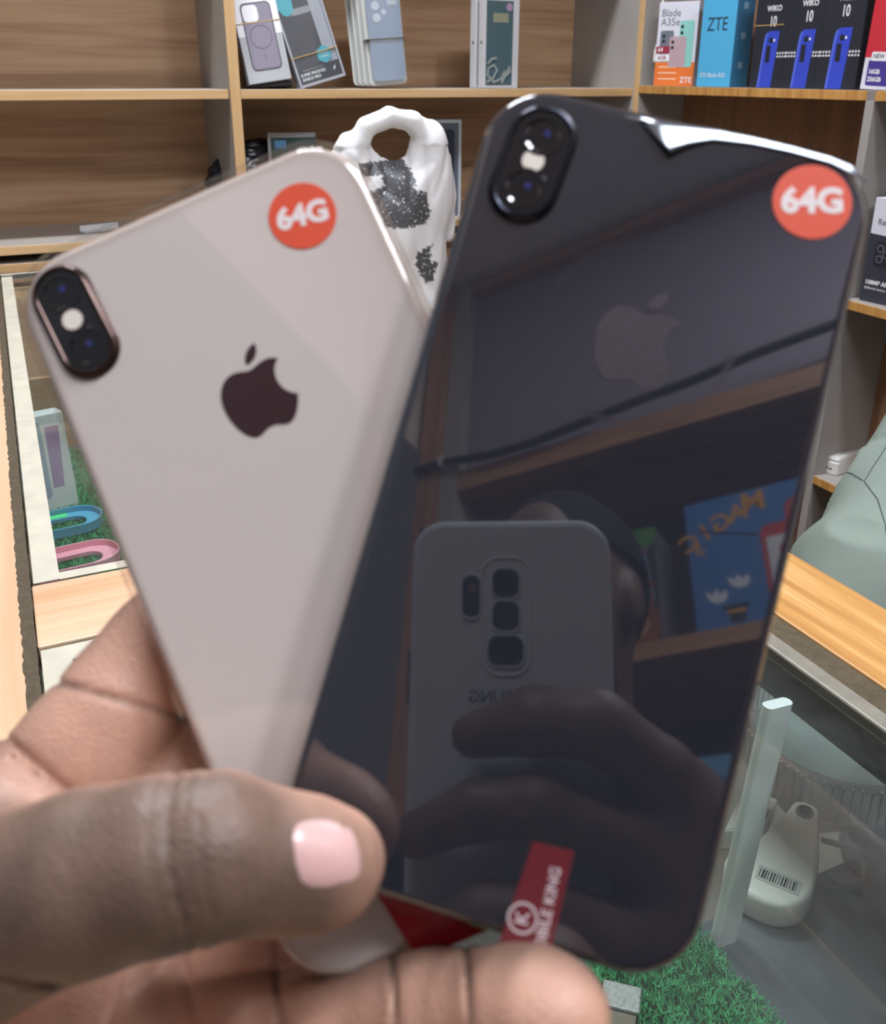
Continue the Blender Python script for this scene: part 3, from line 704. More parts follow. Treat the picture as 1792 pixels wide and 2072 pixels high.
# sky blue box
t = rbox('phone_box', 'sky blue phone box with dark lettering on its front', .243, .022, .092, .178, .050, LBLUE, rz=-84)
ftext('ZTE', .036, mat('text_navy', '2f4258', .5), t, -.002, .117, sx=.9); ftext('ZTE Blade A52', .0115, WHT, t, -.004, .022)
boxo('side_face', (.0462, .0466, .001, .049, .001, .177), DBLUE, t); 
for z in (.145, .09, .035): boxo('side_mark', (.0466, .0468, .018, .030, z, z+.012), mat('side_print', '8fb6cc', .5), t)
# three dark boxes
BOXK = mat('carton_black', '2b2d36', .45); BLUEP = mat('print_cobalt', '3c4fc4', .35); BLUED = mat('print_cobalt_light', '5b70da', .35)
for k, (q, lb) in enumerate(((.392, 'black phone box with blue phone, next to the sky blue box'), (.482, 'middle one of the three black boxes with a blue phone'), (.566, 'black phone box with blue phone, farthest from the sky blue box'))):
    t = rbox('phone_box', lb, q, .026, .088, .180, .048, BOXK, rz=-88)
    ftext('WIKO', .0135, WHT, t, .002, .139+.004*k, bold=.02); ftext('10', .026, WHT, t, .002, .116+.005*k, bold=.012, sx=.7)
    P = [(-.022, .0008), (.014, .0008), (.022, .100), (-.004, .100), (-.012, .096), (-.015, .088)]
    plate('phone_picture', t, P, BLUEP, -.0002); plate('phone_edge', t, [(-.022, .0008), (-.017, .0008), (-.010, .088), (-.006, .097), (-.012, .096), (-.015, .088)], BLUED, -.0004)
    plate('lens_print', t, circle(.002, .084, .0055, 16), DKP, -.0004); plate('flash_print', t, circle(.0105, .084, .0024, 10), WHT, -.0004); plate('camera_print', t, rrect(.011, .030, .003, 4, -.002, .060), DKP, -.0004)
    for i in range(4):
        for j in (0, 1): 
            x = .020+i*.0065; plate('pattern_print', t, [(x, .055+j*.006), (x+.0026, .058+j*.006), (x+.0052, .055+j*.006), (x+.0026, .0535+j*.006)], WHT, -.0002)
            x = -.044+i*.0065; 
            if k and i < 4: plate('pattern_print', t, [(x, .055+j*.006), (x+.0026, .058+j*.006), (x+.0052, .055+j*.006), (x+.0026, .0535+j*.006)], WHT, -.0002)
    if k == 0: boxo('rubber_band', (-.0446, .03, -.0008, 0, .110, .1115), RUB, t)
# red and white box
t = rbox('phone_box', 'red and white phone box with purple panel at the end of the row', .676, .020, .092, .182, .05, WCART, rz=-88, roll=math.radians(2))
plate('red_panel', t, rect(-.046, .046, .050, .182), mat('carton_red', 'c8323f', .45)); ftext('14', .062, WHT, t, .0, .128, bold=.01, sx=.75)
plate('purple_panel', t, rrect(.078, .040, .004, 4, .002, .026), mat('print_indigo', '4a3f8f', .4)); plate('new_label', t, rrect(.034, .014, .003, 4, -.016, .052), mat('print_white', 'f0f0f4', .5), -.0002)
ftext('NEW', .010, TXG, t, -.018, .052, -.0003, bold=.02); ftext('16GB', .010, WHT, t, -.034, .028, -.0002, bold=.03, align='LEFT'); ftext('256GB', .010, WHT, t, -.034, .016, -.0002, bold=.03, align='LEFT'); ftext('Redmi', .009, WHT, t, .012, .040, -.0002, bold=.02)
# lower box
t = rbox('phone_box', 'white phone box with black camera picture on the lower side shelf', .748, .026, .095, .178, .05, WCART, z=-.374, rz=-84)
ftext('Redmi Note', .0145, TXG, t, -.036, .138, align='LEFT', bold=.01)
plate('dark_panel', t, [(-.0475, .0), (.0475, 0), (.0475, .112), (-.0475, .118)], mat('print_charcoal', '3a3c46', .4)); plate('purple_phone', t, rect(.022, .0475, 0, .095), mat('print_violet', '8a84c8', .4), -.0002)
plate('camera_print', t, rrect(.034, .044, .007, 5, -.016, .084), DKP, -.0002)
for x, z in ((-.022, .094), (-.022, .076), (-.010, .085)): plate('lens_print', t, circle(x, z, .0065, 16), GRYP, -.0004); plate('lens_print', t, circle(x, z, .005, 16), BLK, -.0006)
ftext('108MP AI camera', .0105, WHT, t, -.042, .034, -.0004, align='LEFT', bold=.03); ftext('5000mAh battery', .006, WHT, t, -.042, .024, -.0004, align='LEFT')
# white router
p = onz(1700, 952, -.72)
t = thing('white_router', 'white rounded box device with small ports on the low side shelf', 'router', (RA+.030, p[1]+.004, -.72+.0006), (0, 0, math.radians(-78)))
RW = mat('router_white', 'e2e3de', .35)
MB().loft([[(x, y, z) for x, y in rrect(.050-2*i, .105-2*i, .010, 6, 0, .0525)] for i, z in ((.001, 0), (0, .002), (0, .024), (.002, .027), (.002, .029), (.0005, .031), (.003, .036))]).build('case', RW, t)
MB().loft([[(x, y, z) for x, y in rrect(.034-2*i, .080-2*i, .008, 6, 0, .0525)] for i, z in ((0, .036), (.001, .0375))]).build('lid_panel', mat('router_lid', 'cfd0cc', .3), t)
for x in (-.010, .0, .008): boxo('port', (x, x+.005, -.0004, .001, .010, .013), DKP, t)
for x, y in ((-.008, .015), (-.004, .022), (.006, .085), (.010, .092)): boxo('mark', (x, x+.005, y, y+.002, .0374, .0379), GRYP, t)
# hanging white cable
q = onplane_a(1328, 115, RA+.012)
t = thing('usb_cable', 'white cable with plug hanging beside the white and orange box', 'cable', (q[0]-.002, q[1], q[2]-.03), (0, 0, math.radians(-70)))
CW = mat('cable_white', 'eceae2', .4)
MB().tube([(0, 0, .052), (.002, 0, .075), (.0055, .001, .11), (.0065, .002, .16), (.006, .002, .24), (.004, .002, .352)], .0021, 8).build('cord', CW, t, smooth=True)
MB().loft([[(x, y, z) for x, y in rrect(.010*k, .006*k, .002, 3)] for k, z in ((.9, .020), (1, .022), (1, .044), (.9, .046))]).build('plug_body', CW, t)
MB().tube([(0, 0, .045), (0, 0, .054)], [.0034, .0026], 8).build('strain_relief', CW, t, smooth=True)
boxo('plug', (-.0038, .0038, -.0016, .0016, .003, .020), mat('plug_metal', 'c9c6c0', .25, 1), t, .0005)
# ================================================================== the two phones held in front of the lens
class Pose:
    """phone frame: x right, y up, z towards the viewer, origin in the middle of the back glass (metres)"""
    def __init__(s, R, t):
        s.R = np.array(R); s.t = np.array(t)/1000
        s.ex, s.ey, s.ez = camvec(s.R[:, 0]), camvec(-s.R[:, 1]), camvec(-s.R[:, 2]); s.o = camvec(s.t)
    def mtx(s):
        e = (s.ex, s.ey, s.ez); return Matrix([[e[0][i], e[1][i], e[2][i], s.o[i]+(CAMZ if i == 2 else 0)] for i in range(3)]+[[0, 0, 0, 1]])
    def loc(s, u, v, z=0):
        r = ray(u, v); n = s.ez; P = r*(((s.o+n*z) @ n)/(r @ n)); q = P-s.o; return float(q @ s.ex), float(q @ s.ey)
    def mirror_ray(s, u, v):
        r = ray(u, v); n = s.ez; P = r*((s.o @ n)/(r @ n)); return P, r-2*(r @ n)*n
BLKP = Pose([[0.95923, -0.27503, 0.06516], [0.26369, 0.95379, 0.14404], [-0.10176, -0.12098, 0.98742]], (26.79, 10.81, 176.2))
gs = 1.022
GLDP = Pose([[0.91096, 0.41123, 0.03221], [-0.41211, 0.90395, 0.11417], [0.01783, -0.11728, 0.99294]], (-24.107*gs, 19.051*gs, 185.976*gs))
PW, PH, PT = .0774, .1575, .0077

def phone_root(name, label, pose):
    o = bpy.data.objects.new(name, None); C.objects.link(o); o.empty_display_size = .02; o.matrix_world = pose.mtx(); return tag(o, label, 'phone', 'phones held in the hand')
def ring_z(w_, h_, r, z, n=10): return [(x, y, z) for x, y in rrect(w_, h_, r, n)]
def slab(W_, H_, R_, prof, n=10):
    return MB().loft([ring_z(W_-2*i, H_-2*i, max(R_-i, .001), z, n) for i, z in prof])
CHROME = mat('polished_steel', 'c9c9cc', .12, 1); LENSK = mat('lens_black', '0b0b10', .05, coat=1)
APPLE = bez([(.515, .735), ((.44, .735), (.40, .775), (.29, .775)), ((.13, .775), (0, .64), (0, .44)), ((0, .22), (.15, 0), (.28, 0)), ((.36, 0), (.40, .05), (.50, .05)), ((.60, .05), (.63, 0), (.72, 0)),
             ((.83, 0), (.93, .14), (.985, .27)), ((.86, .32), (.80, .42), (.80, .52)), ((.80, .61), (.85, .69), (.93, .725)), ((.87, .77), (.80, .785), (.72, .775)), ((.63, .765), (.58, .735), (.515, .735))], 8)
LEAF = bez([(.50, .80), ((.50, .90), (.60, .99), (.72, 1.0)), ((.73, .89), (.64, .80), (.50, .80))], 8)
def logo(parent, pose, uvc, hgt, m, th=.00012, z=0):
    cx, cy = pose.loc(*uvc)
    S_ = lambda P: [((x-.5)*.84*hgt+cx, (y-.46)*hgt+cy) for x, y in P]
    mb = MB(); mb.prism(S_(APPLE), z+.00002, z+th); mb.prism(S_(LEAF), z+.00002, z+th); return mb.build('logo', m, parent)
def bump(parent, pose, c0, c1, r, shell, ring, flash, mic, big):
    a, b = pose.loc(*c0), pose.loc(*c1)
    def lo_(rr, z): return [(x, y, z) for x, y in stadium(a, b, rr, 14)]
    k = MB().loft([lo_(r+.0006, .00002), lo_(r+.0004, .0005), lo_(r, .0012), lo_(r-.0004, .0015), lo_(r-.0011, .0015), lo_(r-.0011, .0012)], False, False).build('camera_ring', ring, parent, smooth=True)
    MB().loft([lo_(r-.0011, .0002), lo_(r-.0011, .00125)]).build('camera_glass', shell, parent)
    for p in (a, b):
        MB().loft([[(x, y, z) for x, y in circle(*p, rr, 28)] for rr, z in ((.0043, .00125), (.0043, .00145), (.0036, .00145), (.0030, .0013))], False, True).build('lens', LENSK, parent, smooth=False)
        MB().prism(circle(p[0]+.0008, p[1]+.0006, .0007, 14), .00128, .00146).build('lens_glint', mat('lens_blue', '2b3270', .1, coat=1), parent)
    f = pose.loc(*flash); MB().prism(circle(*f, big, 24), .00125, .0014).build('flash', mat('flash_white', 'f1e9dc', .3), parent)
    mm = pose.loc(*mic); MB().prism(circle(*mm, .0006, 12), .00125, .0014).build('microphone', mat('mic_grey', '4a4a52', .5), parent)
STK = mat('sticker_orange', 'e8583a', .5); STKW = mat('sticker_white', 'f5ecea', .5)
def sticker(parent, pose, uv, r, uvtop, rot, size, lbl):
    c = pose.loc(*uv)
    o = MB().prism(circle(*c, r, 48), .00003, .00022).build('storage_sticker', STK, parent); o['label'] = lbl
    text('64G', size, STKW, o, Matrix.Translation((c[0], c[1], .00022)) @ Matrix.Rotation(rot, 4, 'Z'), bold=.045, ext=.00008); return o

# ---- pale gold phone in a clear case
g = phone_root('smartphone', 'pale gold phone in a clear case with round orange sticker, behind the black one', GLDP)
GGL = mat('gold_glass', 'd6ccc6', .16, spec=.5, coat=1.0); GGL.node_tree.nodes['Principled BSDF'].inputs['Coat IOR'].default_value = 1.75; GFR = mat('gold_frame', 'c69a78', .22, 1); SCR = mat('screen_black', '08090b', .05, coat=1)
slab(PW, PH, .0125, ((.0016, .0), (.0007, -.0003), (.0002, -.0009), (.0001, -.0012))).build('back_glass', GGL, g, smooth=True)
slab(PW, PH, .0125, ((.0001, -.0012), (.0, -.0022), (0, -.0058), (.0001, -.0066))).build('frame', GFR, g, smooth=True)
slab(PW, PH, .0125, ((.0002, -.0066), (.0006, -.0073), (.0016, -.0077))).build('screen', SCR, g, smooth=True)
CASE = pane_mat('clear_case', (.985, .975, .965), .02, (.85, .8, .78), 1.5, .03)
def shell(W_, H_, R_):
    o = lambda i, z: ring_z(W_-2*i, H_-2*i, R_-i, z)
    return MB().loft([o(.0038, .0006), o(.0012, .0006), o(.0002, .0001), o(0, -.0012), o(0, -.0066), o(.0004, -.0082), o(.0012, -.0084), o(.0013, -.0080), o(.0011, -.0070), o(.0011, -.0012), o(.0014, -.0002), o(.0020, .0003), o(.0038, .0003)], False, False)
shell(PW+.0026, PH+.0026, .0135).build('clear_case', CASE, g, smooth=True)
bump(g, GLDP, (127, 597), (181, 706), .0060, mat('camera_glass_black', '17151a', .1, coat=1), mat('bump_ring_dark', '4a3c38', .2, .9), (152, 650), (186, 667), .00215)
logo(g, GLDP, (522, 795), .0185, mat('logo_brown', '3b2629', .15, coat=.5))
sticker(g, GLDP, (612, 437), .0072, None, math.radians(-11), .0064, 'round orange sticker reading 64G')
RED = mat('film_tab_red', 'b3202e', .3, coat=.5); TABW = mat('tab_white', 'd8c9cc', .5)
P = [GLDP.loc(*q) for q in ((742, 1770), (845, 1938), (985, 1880), (880, 1705))]
MB().prism(P, .0007, .0009).build('film_tab', RED, g)['label'] = 'bright red pull tab at the bottom'
for k in range(5):
    x, y = GLDP.loc(722+k*14, 2000-k*6); boxo('speaker_hole', (x-.0005, x+.0005, -PH/2-.0002, -PH/2+.0004, -.0045, -.0033), DKP, g)

# ---- black phone
k = phone_root('smartphone', 'glossy black phone with round orange sticker held in front of the gold one', BLKP)
def black_glass():
    m = mat('black_glass', '282b34', .03, ior=2.0); m.node_tree.nodes['Principled BSDF'].inputs['Specular IOR Level'].default_value = .5; return m
BGL = black_glass(); BFR = mat('black_frame', '70747c', .3, .9)
slab(PW, PH, .0130, ((.0022, .0), (.0013, -.00025), (.0006, -.0008), (.0002, -.0015))).build('back_glass', BGL, k, smooth=True)
slab(PW, PH, .0130, ((.0002, -.0015), (.0, -.0024), (0, -.0056), (.0002, -.0064))).build('frame', BFR, k, smooth=True)
slab(PW, PH, .0130, ((.0002, -.0064), (.0006, -.0072), (.0016, -.0077))).build('screen', SCR, k, smooth=True)
bump(k, BLKP, (1097, 281), (1058, 386), .0064, mat('camera_glass_black2', '121319', .06, coat=1), mat('ring_black', '30333c', .16, .9), (1078, 331), (1098, 368), .0022)
logo(k, BLKP, (1290, 690), .0195, mat('logo_dim', '4e474e', .32, .3, noise=.35, nscale=900))
sticker(k, BLKP, (1642, 409), .0075, None, math.radians(14), .0068, 'round orange sticker reading 64G')
# faint smudged ring on the film
cx_, cy_ = BLKP.loc(1290, 675)
MB().loft([[(cx_+r*math.cos(2*math.pi*i/64), cy_+r*math.sin(2*math.pi*i/64), z) for i in range(64)] for r, z in ((.0172, .00001), (.0172, .00002), (.0188, .00002), (.0188, .00001))], False, False).build('ring_mark', mat('ring_mark', '2a2d36', .07, ior=2.0), k)
# red pull tab with print
P = [BLKP.loc(*q) for q in ((1078, 1702), (1162, 1722), (1112, 1930), (1010, 1905))]
rd = MB().prism(P[::-1], .00004, .0002).build('film_tab', mat('film_tab_dark_red', '6e2c33', .25, coat=.4), k); rd['label'] = 'dark red pull tab with white print'
c0 = BLKP.loc(1057, 1857); yaw = math.radians(93)
rd2 = MB().loft([[(c0[0]+r*math.cos(2*math.pi*i/40), c0[1]+r*math.sin(2*math.pi*i/40), z) for i in range(40)] for r, z in ((.0023, .0002), (.0023, .00024), (.0027, .00024), (.0027, .0002))], False, False).build('emblem', TABW, rd)
text('K', .0036, TABW, rd, Matrix.Translation((c0[0], c0[1], .00022)) @ Matrix.Rotation(yaw, 4, 'Z'), name='emblem_letter', bold=.01, ext=.00003)
c1 = BLKP.loc(1106, 1850)
text('MOBILE KING', .0027, TABW, rd, Matrix.Translation((c1[0], c1[1], .00022)) @ Matrix.Rotation(yaw, 4, 'Z'), bold=.015, ext=.00003)
# lifted, curved bit of protective film near the top edge that catches the ceiling light
lampc = world_of((.30, -.42, CEIL)); lampc = np.array(lampc)-np.array([0, 0, CAMZ])
def film():
    top = [(1292, 240), (1340, 247), (1400, 255), (1460, 264), (1530, 279), (1600, 296), (1680, 318), (1722, 336), (1752, 366)]
    bot = [(1296, 246), (1354, 316), (1388, 299), (1440, 286), (1520, 293), (1600, 309), (1680, 331), (1714, 350), (1746, 374)]
    rows = []; n = 5
    for (a, b) in zip(top, bot):
        row = []
        for j in range(n+1):
            u = a[0]+(b[0]-a[0])*j/n; v = a[1]+(b[1]-a[1])*j/n; x, y = BLKP.loc(u, v); row.append((x, y))
        rows.append(row)
    # slope so that the sheet mirrors the lamp: normal between view ray and lamp direction
    u, v = 1460, 285; r = ray(u, v); r = r/np.linalg.norm(r); P0 = BLKP.o+BLKP.ex*BLKP.loc(u, v)[0]+BLKP.ey*BLKP.loc(u, v)[1]
    l = lampc-P0; l = l/np.linalg.norm(l); nn = l-r; nn = nn/np.linalg.norm(nn)
    gx, gy = -(nn @ BLKP.ex)/(nn @ BLKP.ez), -(nn @ BLKP.ey)/(nn @ BLKP.ez)
    V = [(x, y, 0) for row in rows for x, y in row]; q = np.array(V); h_ = gx*q[:, 0]+gy*q[:, 1]
    h_ = h_-h_.min(); q[:, 2] = .00012+h_*1.0
    q[:, 2] += .00002*np.sin(q[:, 0]*2600)
    F_ = [(i*(n+1)+j, i*(n+1)+j+1, (i+1)*(n+1)+j+1, (i+1)*(n+1)+j) for i in range(len(rows)-1) for j in range(n)]
    me = bpy.data.meshes.new('film'); me.from_pydata([tuple(p) for p in q], [], F_); me.update()
    return me
fo = link('lifted_film', film(), mat('film_sheen', '8a9096', .3, .85), k, smooth=True); fo['label'] = 'lifted silvery corner of protective film'
sm = fo.modifiers.new('thick', 'SOLIDIFY'); sm.thickness = .00006

# ================================================================== photographer's own phone (around the lens)
def cam_pose():
    return Pose(np.eye(3), (0, 0, 0))
CP = cam_pose()                             # x right, y up, z towards the photographer (behind the lens)
pm = bpy.data.objects.new('smartphone', None); C.objects.link(pm); pm.empty_display_size = .02
# own frame: x to the phone's right seen from its back (= image left), y up, z forward
ex, ey, ez = camvec((-1, 0, 0)), camvec((0, -1, 0)), camvec((0, 0, 1))
offx = .0015
o_ = camvec((offx, 0, -.0042))
pm.matrix_world = Matrix([[ex[i], ey[i], ez[i], o_[i]+(CAMZ if i == 2 else 0)] for i in range(3)]+[[0, 0, 0, 1]])
tag(pm, 'grey cased phone taking the picture, mirrored in the black phone', 'phone')
GC = mat('grey_soft_case', 'cbd3db', .5); CK = mat('case_logo', '6f7680', .5); HK = mat('hole_black', '121317', .25)
SW_, SH_ = .0755, .1600; ty = .0245          # case size, lens below the top edge
cyy = ty-SH_/2
def srr(i, z, R=.0125): return [(x, y+cyy, z) for x, y in rrect(SW_-2*i, SH_-2*i, R-i, 8)]
# case back face with real openings
bm = bmesh.new()
def loop(P, z): 
    vv = [bm.verts.new((x, y, z)) for x, y in P]; return [bm.edges.new((vv[i], vv[(i+1) % len(vv)])) for i in range(len(vv))]
holes = [rrect(.0098, .0108, .0035, 5, offx, 0), rrect(.0098, .0108, .0035, 5, offx, -.0122), rrect(.0128, .0108, .0035, 5, offx, -.0250), rrect(.0066, .0155, .003, 5, offx+.0130, -.0050)]
ed = loop([(x, y) for x, y, _ in srr(.0030, 0)], .0)
for hh in holes: ed += loop(hh, .0)
bmesh.ops.triangle_fill(bm, use_beauty=True, use_dissolve=False, edges=ed, normal=(0, 0, 1))
me = bpy.data.meshes.new('case_back'); bm.to_mesh(me); bm.free(); 
cb = link('case_back', me, GC, pm)
sm = cb.modifiers.new('thick', 'SOLIDIFY'); sm.thickness = .0012; sm.offset = -1
MB().loft([srr(.0030, .0), srr(.0012, -.0004), srr(.0003, -.0016), srr(0, -.0035), srr(.0002, -.0085), srr(.0010, -.0095)], False, True).build('case_side', GC, pm, smooth=True)
for hh in holes: 
    n_ = len(hh); c_ = np.mean(hh, 0)
    MB().loft([[(c_[0]+(x-c_[0])*s_, c_[1]+(y-c_[1])*s_, z) for x, y in hh] for s_, z in ((1.14, .0), (1.12, .0006), (1.03, .0006), (1.0, .0), (1.0, -.0012))], False, False).build('opening_rim', GC, pm, smooth=True)
boxo('phone_back', (-.035, .035, cyy-.077, cyy+.077, -.0060, -.0022), HK, pm)
MB().prism(circle(offx, -.0122, .0036, 24), -.0022, -.0018).build('lens', LENSK, pm)
MB().prism(circle(offx+.013, -.0015, .0016, 18), -.0022, -.0018).build('flash', mat('flash_amber', 'b9a98c', .3), pm)
fr_ = [[(x, y, z) for x, y in rrect(.0168+2*i, .0420+2*i, .006+i, 8, offx, -.0120)] for i, z in ((0, .0), (.0004, .0004), (.0010, .0004), (.0014, .0))]
MB().loft(fr_, False, False).build('raised_border', GC, pm, smooth=True)
text('SAMSUNG', .0060, CK, pm, Matrix.Translation((offx, -.0415, .0001)), bold=.02, ext=.0001)
boxo('side_button', (SW_/2-.0002, SW_/2+.0008, -.045, -.025, -.006, -.003), mat('button_dark', '3a3d42', .4), pm)
boxo('side_button', (-SW_/2-.0008, -SW_/2+.0002, -.040, -.028, -.006, -.003), mat('button_dark', '3a3d42', .4), pm)
# ================================================================== people
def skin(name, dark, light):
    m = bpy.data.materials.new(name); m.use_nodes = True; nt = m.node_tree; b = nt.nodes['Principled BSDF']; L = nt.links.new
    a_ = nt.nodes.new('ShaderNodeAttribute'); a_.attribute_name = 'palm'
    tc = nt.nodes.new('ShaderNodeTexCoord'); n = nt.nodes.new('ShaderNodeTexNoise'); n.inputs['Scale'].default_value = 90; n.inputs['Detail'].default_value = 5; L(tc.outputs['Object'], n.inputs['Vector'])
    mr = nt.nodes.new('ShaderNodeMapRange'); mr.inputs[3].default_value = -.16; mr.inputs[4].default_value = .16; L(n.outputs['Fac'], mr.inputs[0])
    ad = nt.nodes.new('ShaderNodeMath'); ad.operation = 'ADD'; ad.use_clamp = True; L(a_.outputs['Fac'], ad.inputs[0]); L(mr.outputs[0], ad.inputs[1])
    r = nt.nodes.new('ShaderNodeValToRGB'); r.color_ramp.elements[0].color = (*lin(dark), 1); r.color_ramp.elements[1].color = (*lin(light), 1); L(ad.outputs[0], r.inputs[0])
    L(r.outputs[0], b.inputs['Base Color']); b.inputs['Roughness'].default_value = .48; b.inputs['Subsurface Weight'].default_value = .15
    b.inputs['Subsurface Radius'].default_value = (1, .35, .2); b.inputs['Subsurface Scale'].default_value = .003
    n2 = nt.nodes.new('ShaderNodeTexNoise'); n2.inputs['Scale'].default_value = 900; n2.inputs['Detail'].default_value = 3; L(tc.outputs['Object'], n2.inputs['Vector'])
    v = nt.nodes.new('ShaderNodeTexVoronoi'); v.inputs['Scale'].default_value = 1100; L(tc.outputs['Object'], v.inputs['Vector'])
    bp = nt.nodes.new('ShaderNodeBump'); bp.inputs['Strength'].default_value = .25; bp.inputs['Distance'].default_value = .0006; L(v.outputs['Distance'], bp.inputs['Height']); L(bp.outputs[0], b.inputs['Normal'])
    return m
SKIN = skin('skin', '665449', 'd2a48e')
def cc(u, v, z): return np.array([(u-PX)*z/F, (v-PY)*z/F, z])      # camera millimetres
# ---- left hand, in camera millimetres
thumb_pts = [((-330, 2000), 172, 21), ((-60, 1860), 158, 16.5), ((180, 1780), 152, 13.8), ((330, 1745), 150.5, 13.0), ((440, 1730), 151.5, 12.4), ((560, 1736), 155, 10.2), ((640, 1742), 157.5, 9.5), ((684, 1742), 159.5, 7.9)]
TP = [(cc(*p, z), r) for p, z, r in thumb_pts]
thumb = [('c', TP[i][0], TP[i+1][0], TP[i][1], TP[i+1][1], 3.0) for i in range(len(TP)-1)]
thumb.append(('e', cc(430, 1705, 149), (9, 9, 9), None, 4.0))
thumb.append(('e', cc(560, 1815, 157), (14, 5.0, 7.0), None, 4.0))
def chain(pts, k, pinch=.0):
    P = [(cc(u, v, z), r) for u, v, z, r in pts]; return [('c', P[i][0], P[i+1][0], P[i][1], P[i+1][1], k) for i in range(len(P)-1)]
palm = []
palm += chain([(-420, 2120, 212, 27), (-200, 2010, 208, 27), (-20, 1800, 205, 23), (70, 1650, 203, 17)], 10)       # wrist to index knuckle
palm += chain([(-420, 2150, 214, 27), (-100, 2080, 212, 25), (180, 1900, 212, 20)], 10)                              # to middle
palm += chain([(-420, 2200, 214, 27), (0, 2180, 212, 24), (260, 2080, 208, 19)], 10)                                 # to ring
palm += chain([(-420, 2240, 214, 26), (0, 2280, 208, 22), (200, 2200, 202, 17)], 8)                                  # to little
palm += chain([(-330, 2010, 172, 22), (-200, 1960, 190, 24), (-60, 1900, 200, 18)], 10)                              # thenar web
palm += chain([(-90, 1800, 178, 15), (30, 1690, 192, 13)], 9)
palm += chain([(40, 1730, 205, 18), (230, 1625, 208, 17), (420, 1555, 215, 14), (560, 1480, 217, 12)], 6)
fing = []
fing += chain([(70, 1650, 203, 16.5), (185, 1515, 203, 14.8), (232, 1450, 204, 14.2)], 3)                            # index, first joint
fing += chain([(262, 1398, 206, 13.6), (330, 1315, 210, 12.8), (410, 1215, 213, 11.8)], 2.2)
fing += chain([(410, 1215, 213, 11.6), (500, 1120, 211, 10.5), (540, 1075, 209, 9.2)], 2.2)
fing += chain([(180, 1900, 214, 15), (420, 1760, 216, 13), (620, 1620, 214, 11.5), (760, 1530, 211, 9.6)], 2.2)      # middle, behind the phones
fing += chain([(260, 2080, 208, 15), (520, 1960, 209, 13), (740, 1850, 206, 11.5), (880, 1800, 200, 9.6)], 2.2)      # ring, behind the phones
fing += chain([(120, 2210, 200, 16), (330, 2150, 196, 14.2), (520, 2118, 190, 13.0)], 3)                             # lowest finger along the bottom edges
fing += chain([(560, 2112, 189, 12.4), (690, 2095, 184, 12.0), (772, 2075, 180, 11.5)], 1.6)
fing += chain([(815, 2066, 177, 11.3), (880, 2056, 173, 11.2), (930, 2053, 170, 10.8)], 1.4)
fing += chain([(965, 2052, 168, 10.7), (1045, 2048, 162, 10.5), (1095, 2048, 158.5, 10.0), (1128, 2054, 157, 8.8)], 1.4)
hs = .85
lo_h, hi_h = (-165, 18, 128), (34, 160, 246)
St, l0 = field(thumb, hs, lo_h, hi_h); Sr, _ = field(palm+fing, hs, lo_h, hi_h)
# blend the thumb into the hand only near its root
gx = lo_h[0]+hs*np.arange(St.shape[0]); kk = np.clip((-40-gx)/40, 0, 1)*11+.6
kk = kk[:, None, None].astype(np.float32)
hh = np.clip(.5+.5*(Sr-St)/kk, 0, 1); S = Sr*(1-hh)+St*hh-kk*hh*(1-hh)
# skin folds: grooves across the thumb joint and the palm
GX, GY, GZ = [ (lo_h[i]+hs*np.arange(S.shape[i])) for i in range(3)]
U = PX+F*GX[:, None, None]/GZ[None, None, :]; Vv = PY+F*GY[None, :, None]/GZ[None, None, :]
U = U+0*GY[None, :, None]; Vv = Vv+0*GX[:, None, None]
isT = (St < Sr+1.0)
def groove(fn, wpx, amp, mask): 
    global S
    S = S + np.where(mask, amp*np.exp(-(fn/wpx)**2), 0).astype(np.float32)
vy = (Vv-1740)/160
bow = 28*vy**2
for x0, amp, wd in ((342, .75, 7), (372, .35, 6), (405, .3, 7), (455, .25, 8), (305, .25, 8), (480, .2, 7)):
    groove(U-(x0+bow*(1 if x0 < 420 else -.4)+18*vy), wd, amp, isT & (GZ[None, None, :] < 158))
pm_ = ~isT
groove((Vv-1388)-(U-140)*.28, 7, .9, pm_ & (U > 90) & (U < 420)); groove((Vv-1500)-(U-20)*.85, 9, 1.3, pm_ & (U < 170)); groove((Vv-1530)-(U-20)*.75, 7, .8, pm_ & (U < 130))
groove((Vv-1985)-(U-0)*.05, 8, 1.0, (U < 130)); groove((U-372)-(Vv-1950)*.22, 8, .9, pm_ & (Vv > 1900)); groove((U-250)+(Vv-1950)*.25, 7, .6, pm_ & (Vv > 1900))
groove((U-797)-(Vv-1990)*.05, 6, .8, pm_ & (Vv > 1850)); groove((U-947)-(Vv-1990)*.06, 6, .8, pm_ & (Vv > 1850)); groove((U-560)-(Vv-2000)*.1, 8, .8, pm_ & (Vv > 1880))
groove((U-190)-(Vv-1560)*.02, 6, .35, pm_ & (Vv > 1520) & (Vv < 1680))
Vh, Qh = nets(S, np.array(lo_h, float), hs); Nh = vnormals(Vh, Qh)
def samp(SS, P):
    i = np.clip(((P-np.array(lo_h))/hs).round().astype(int), 0, np.array(SS.shape)-1); return SS[i[:, 0], i[:, 1], i[:, 2]]
dt, dr_ = samp(St, Vh), samp(Sr, Vh)
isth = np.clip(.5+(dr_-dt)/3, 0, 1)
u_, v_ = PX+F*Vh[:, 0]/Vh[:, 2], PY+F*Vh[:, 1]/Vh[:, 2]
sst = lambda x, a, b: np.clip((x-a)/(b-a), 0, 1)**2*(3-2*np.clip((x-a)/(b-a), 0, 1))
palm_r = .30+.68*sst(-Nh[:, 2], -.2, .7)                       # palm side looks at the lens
palm_r -= .25*sst(-Nh[:, 1], .35, .95)*sst(400-u_, 0, 120)
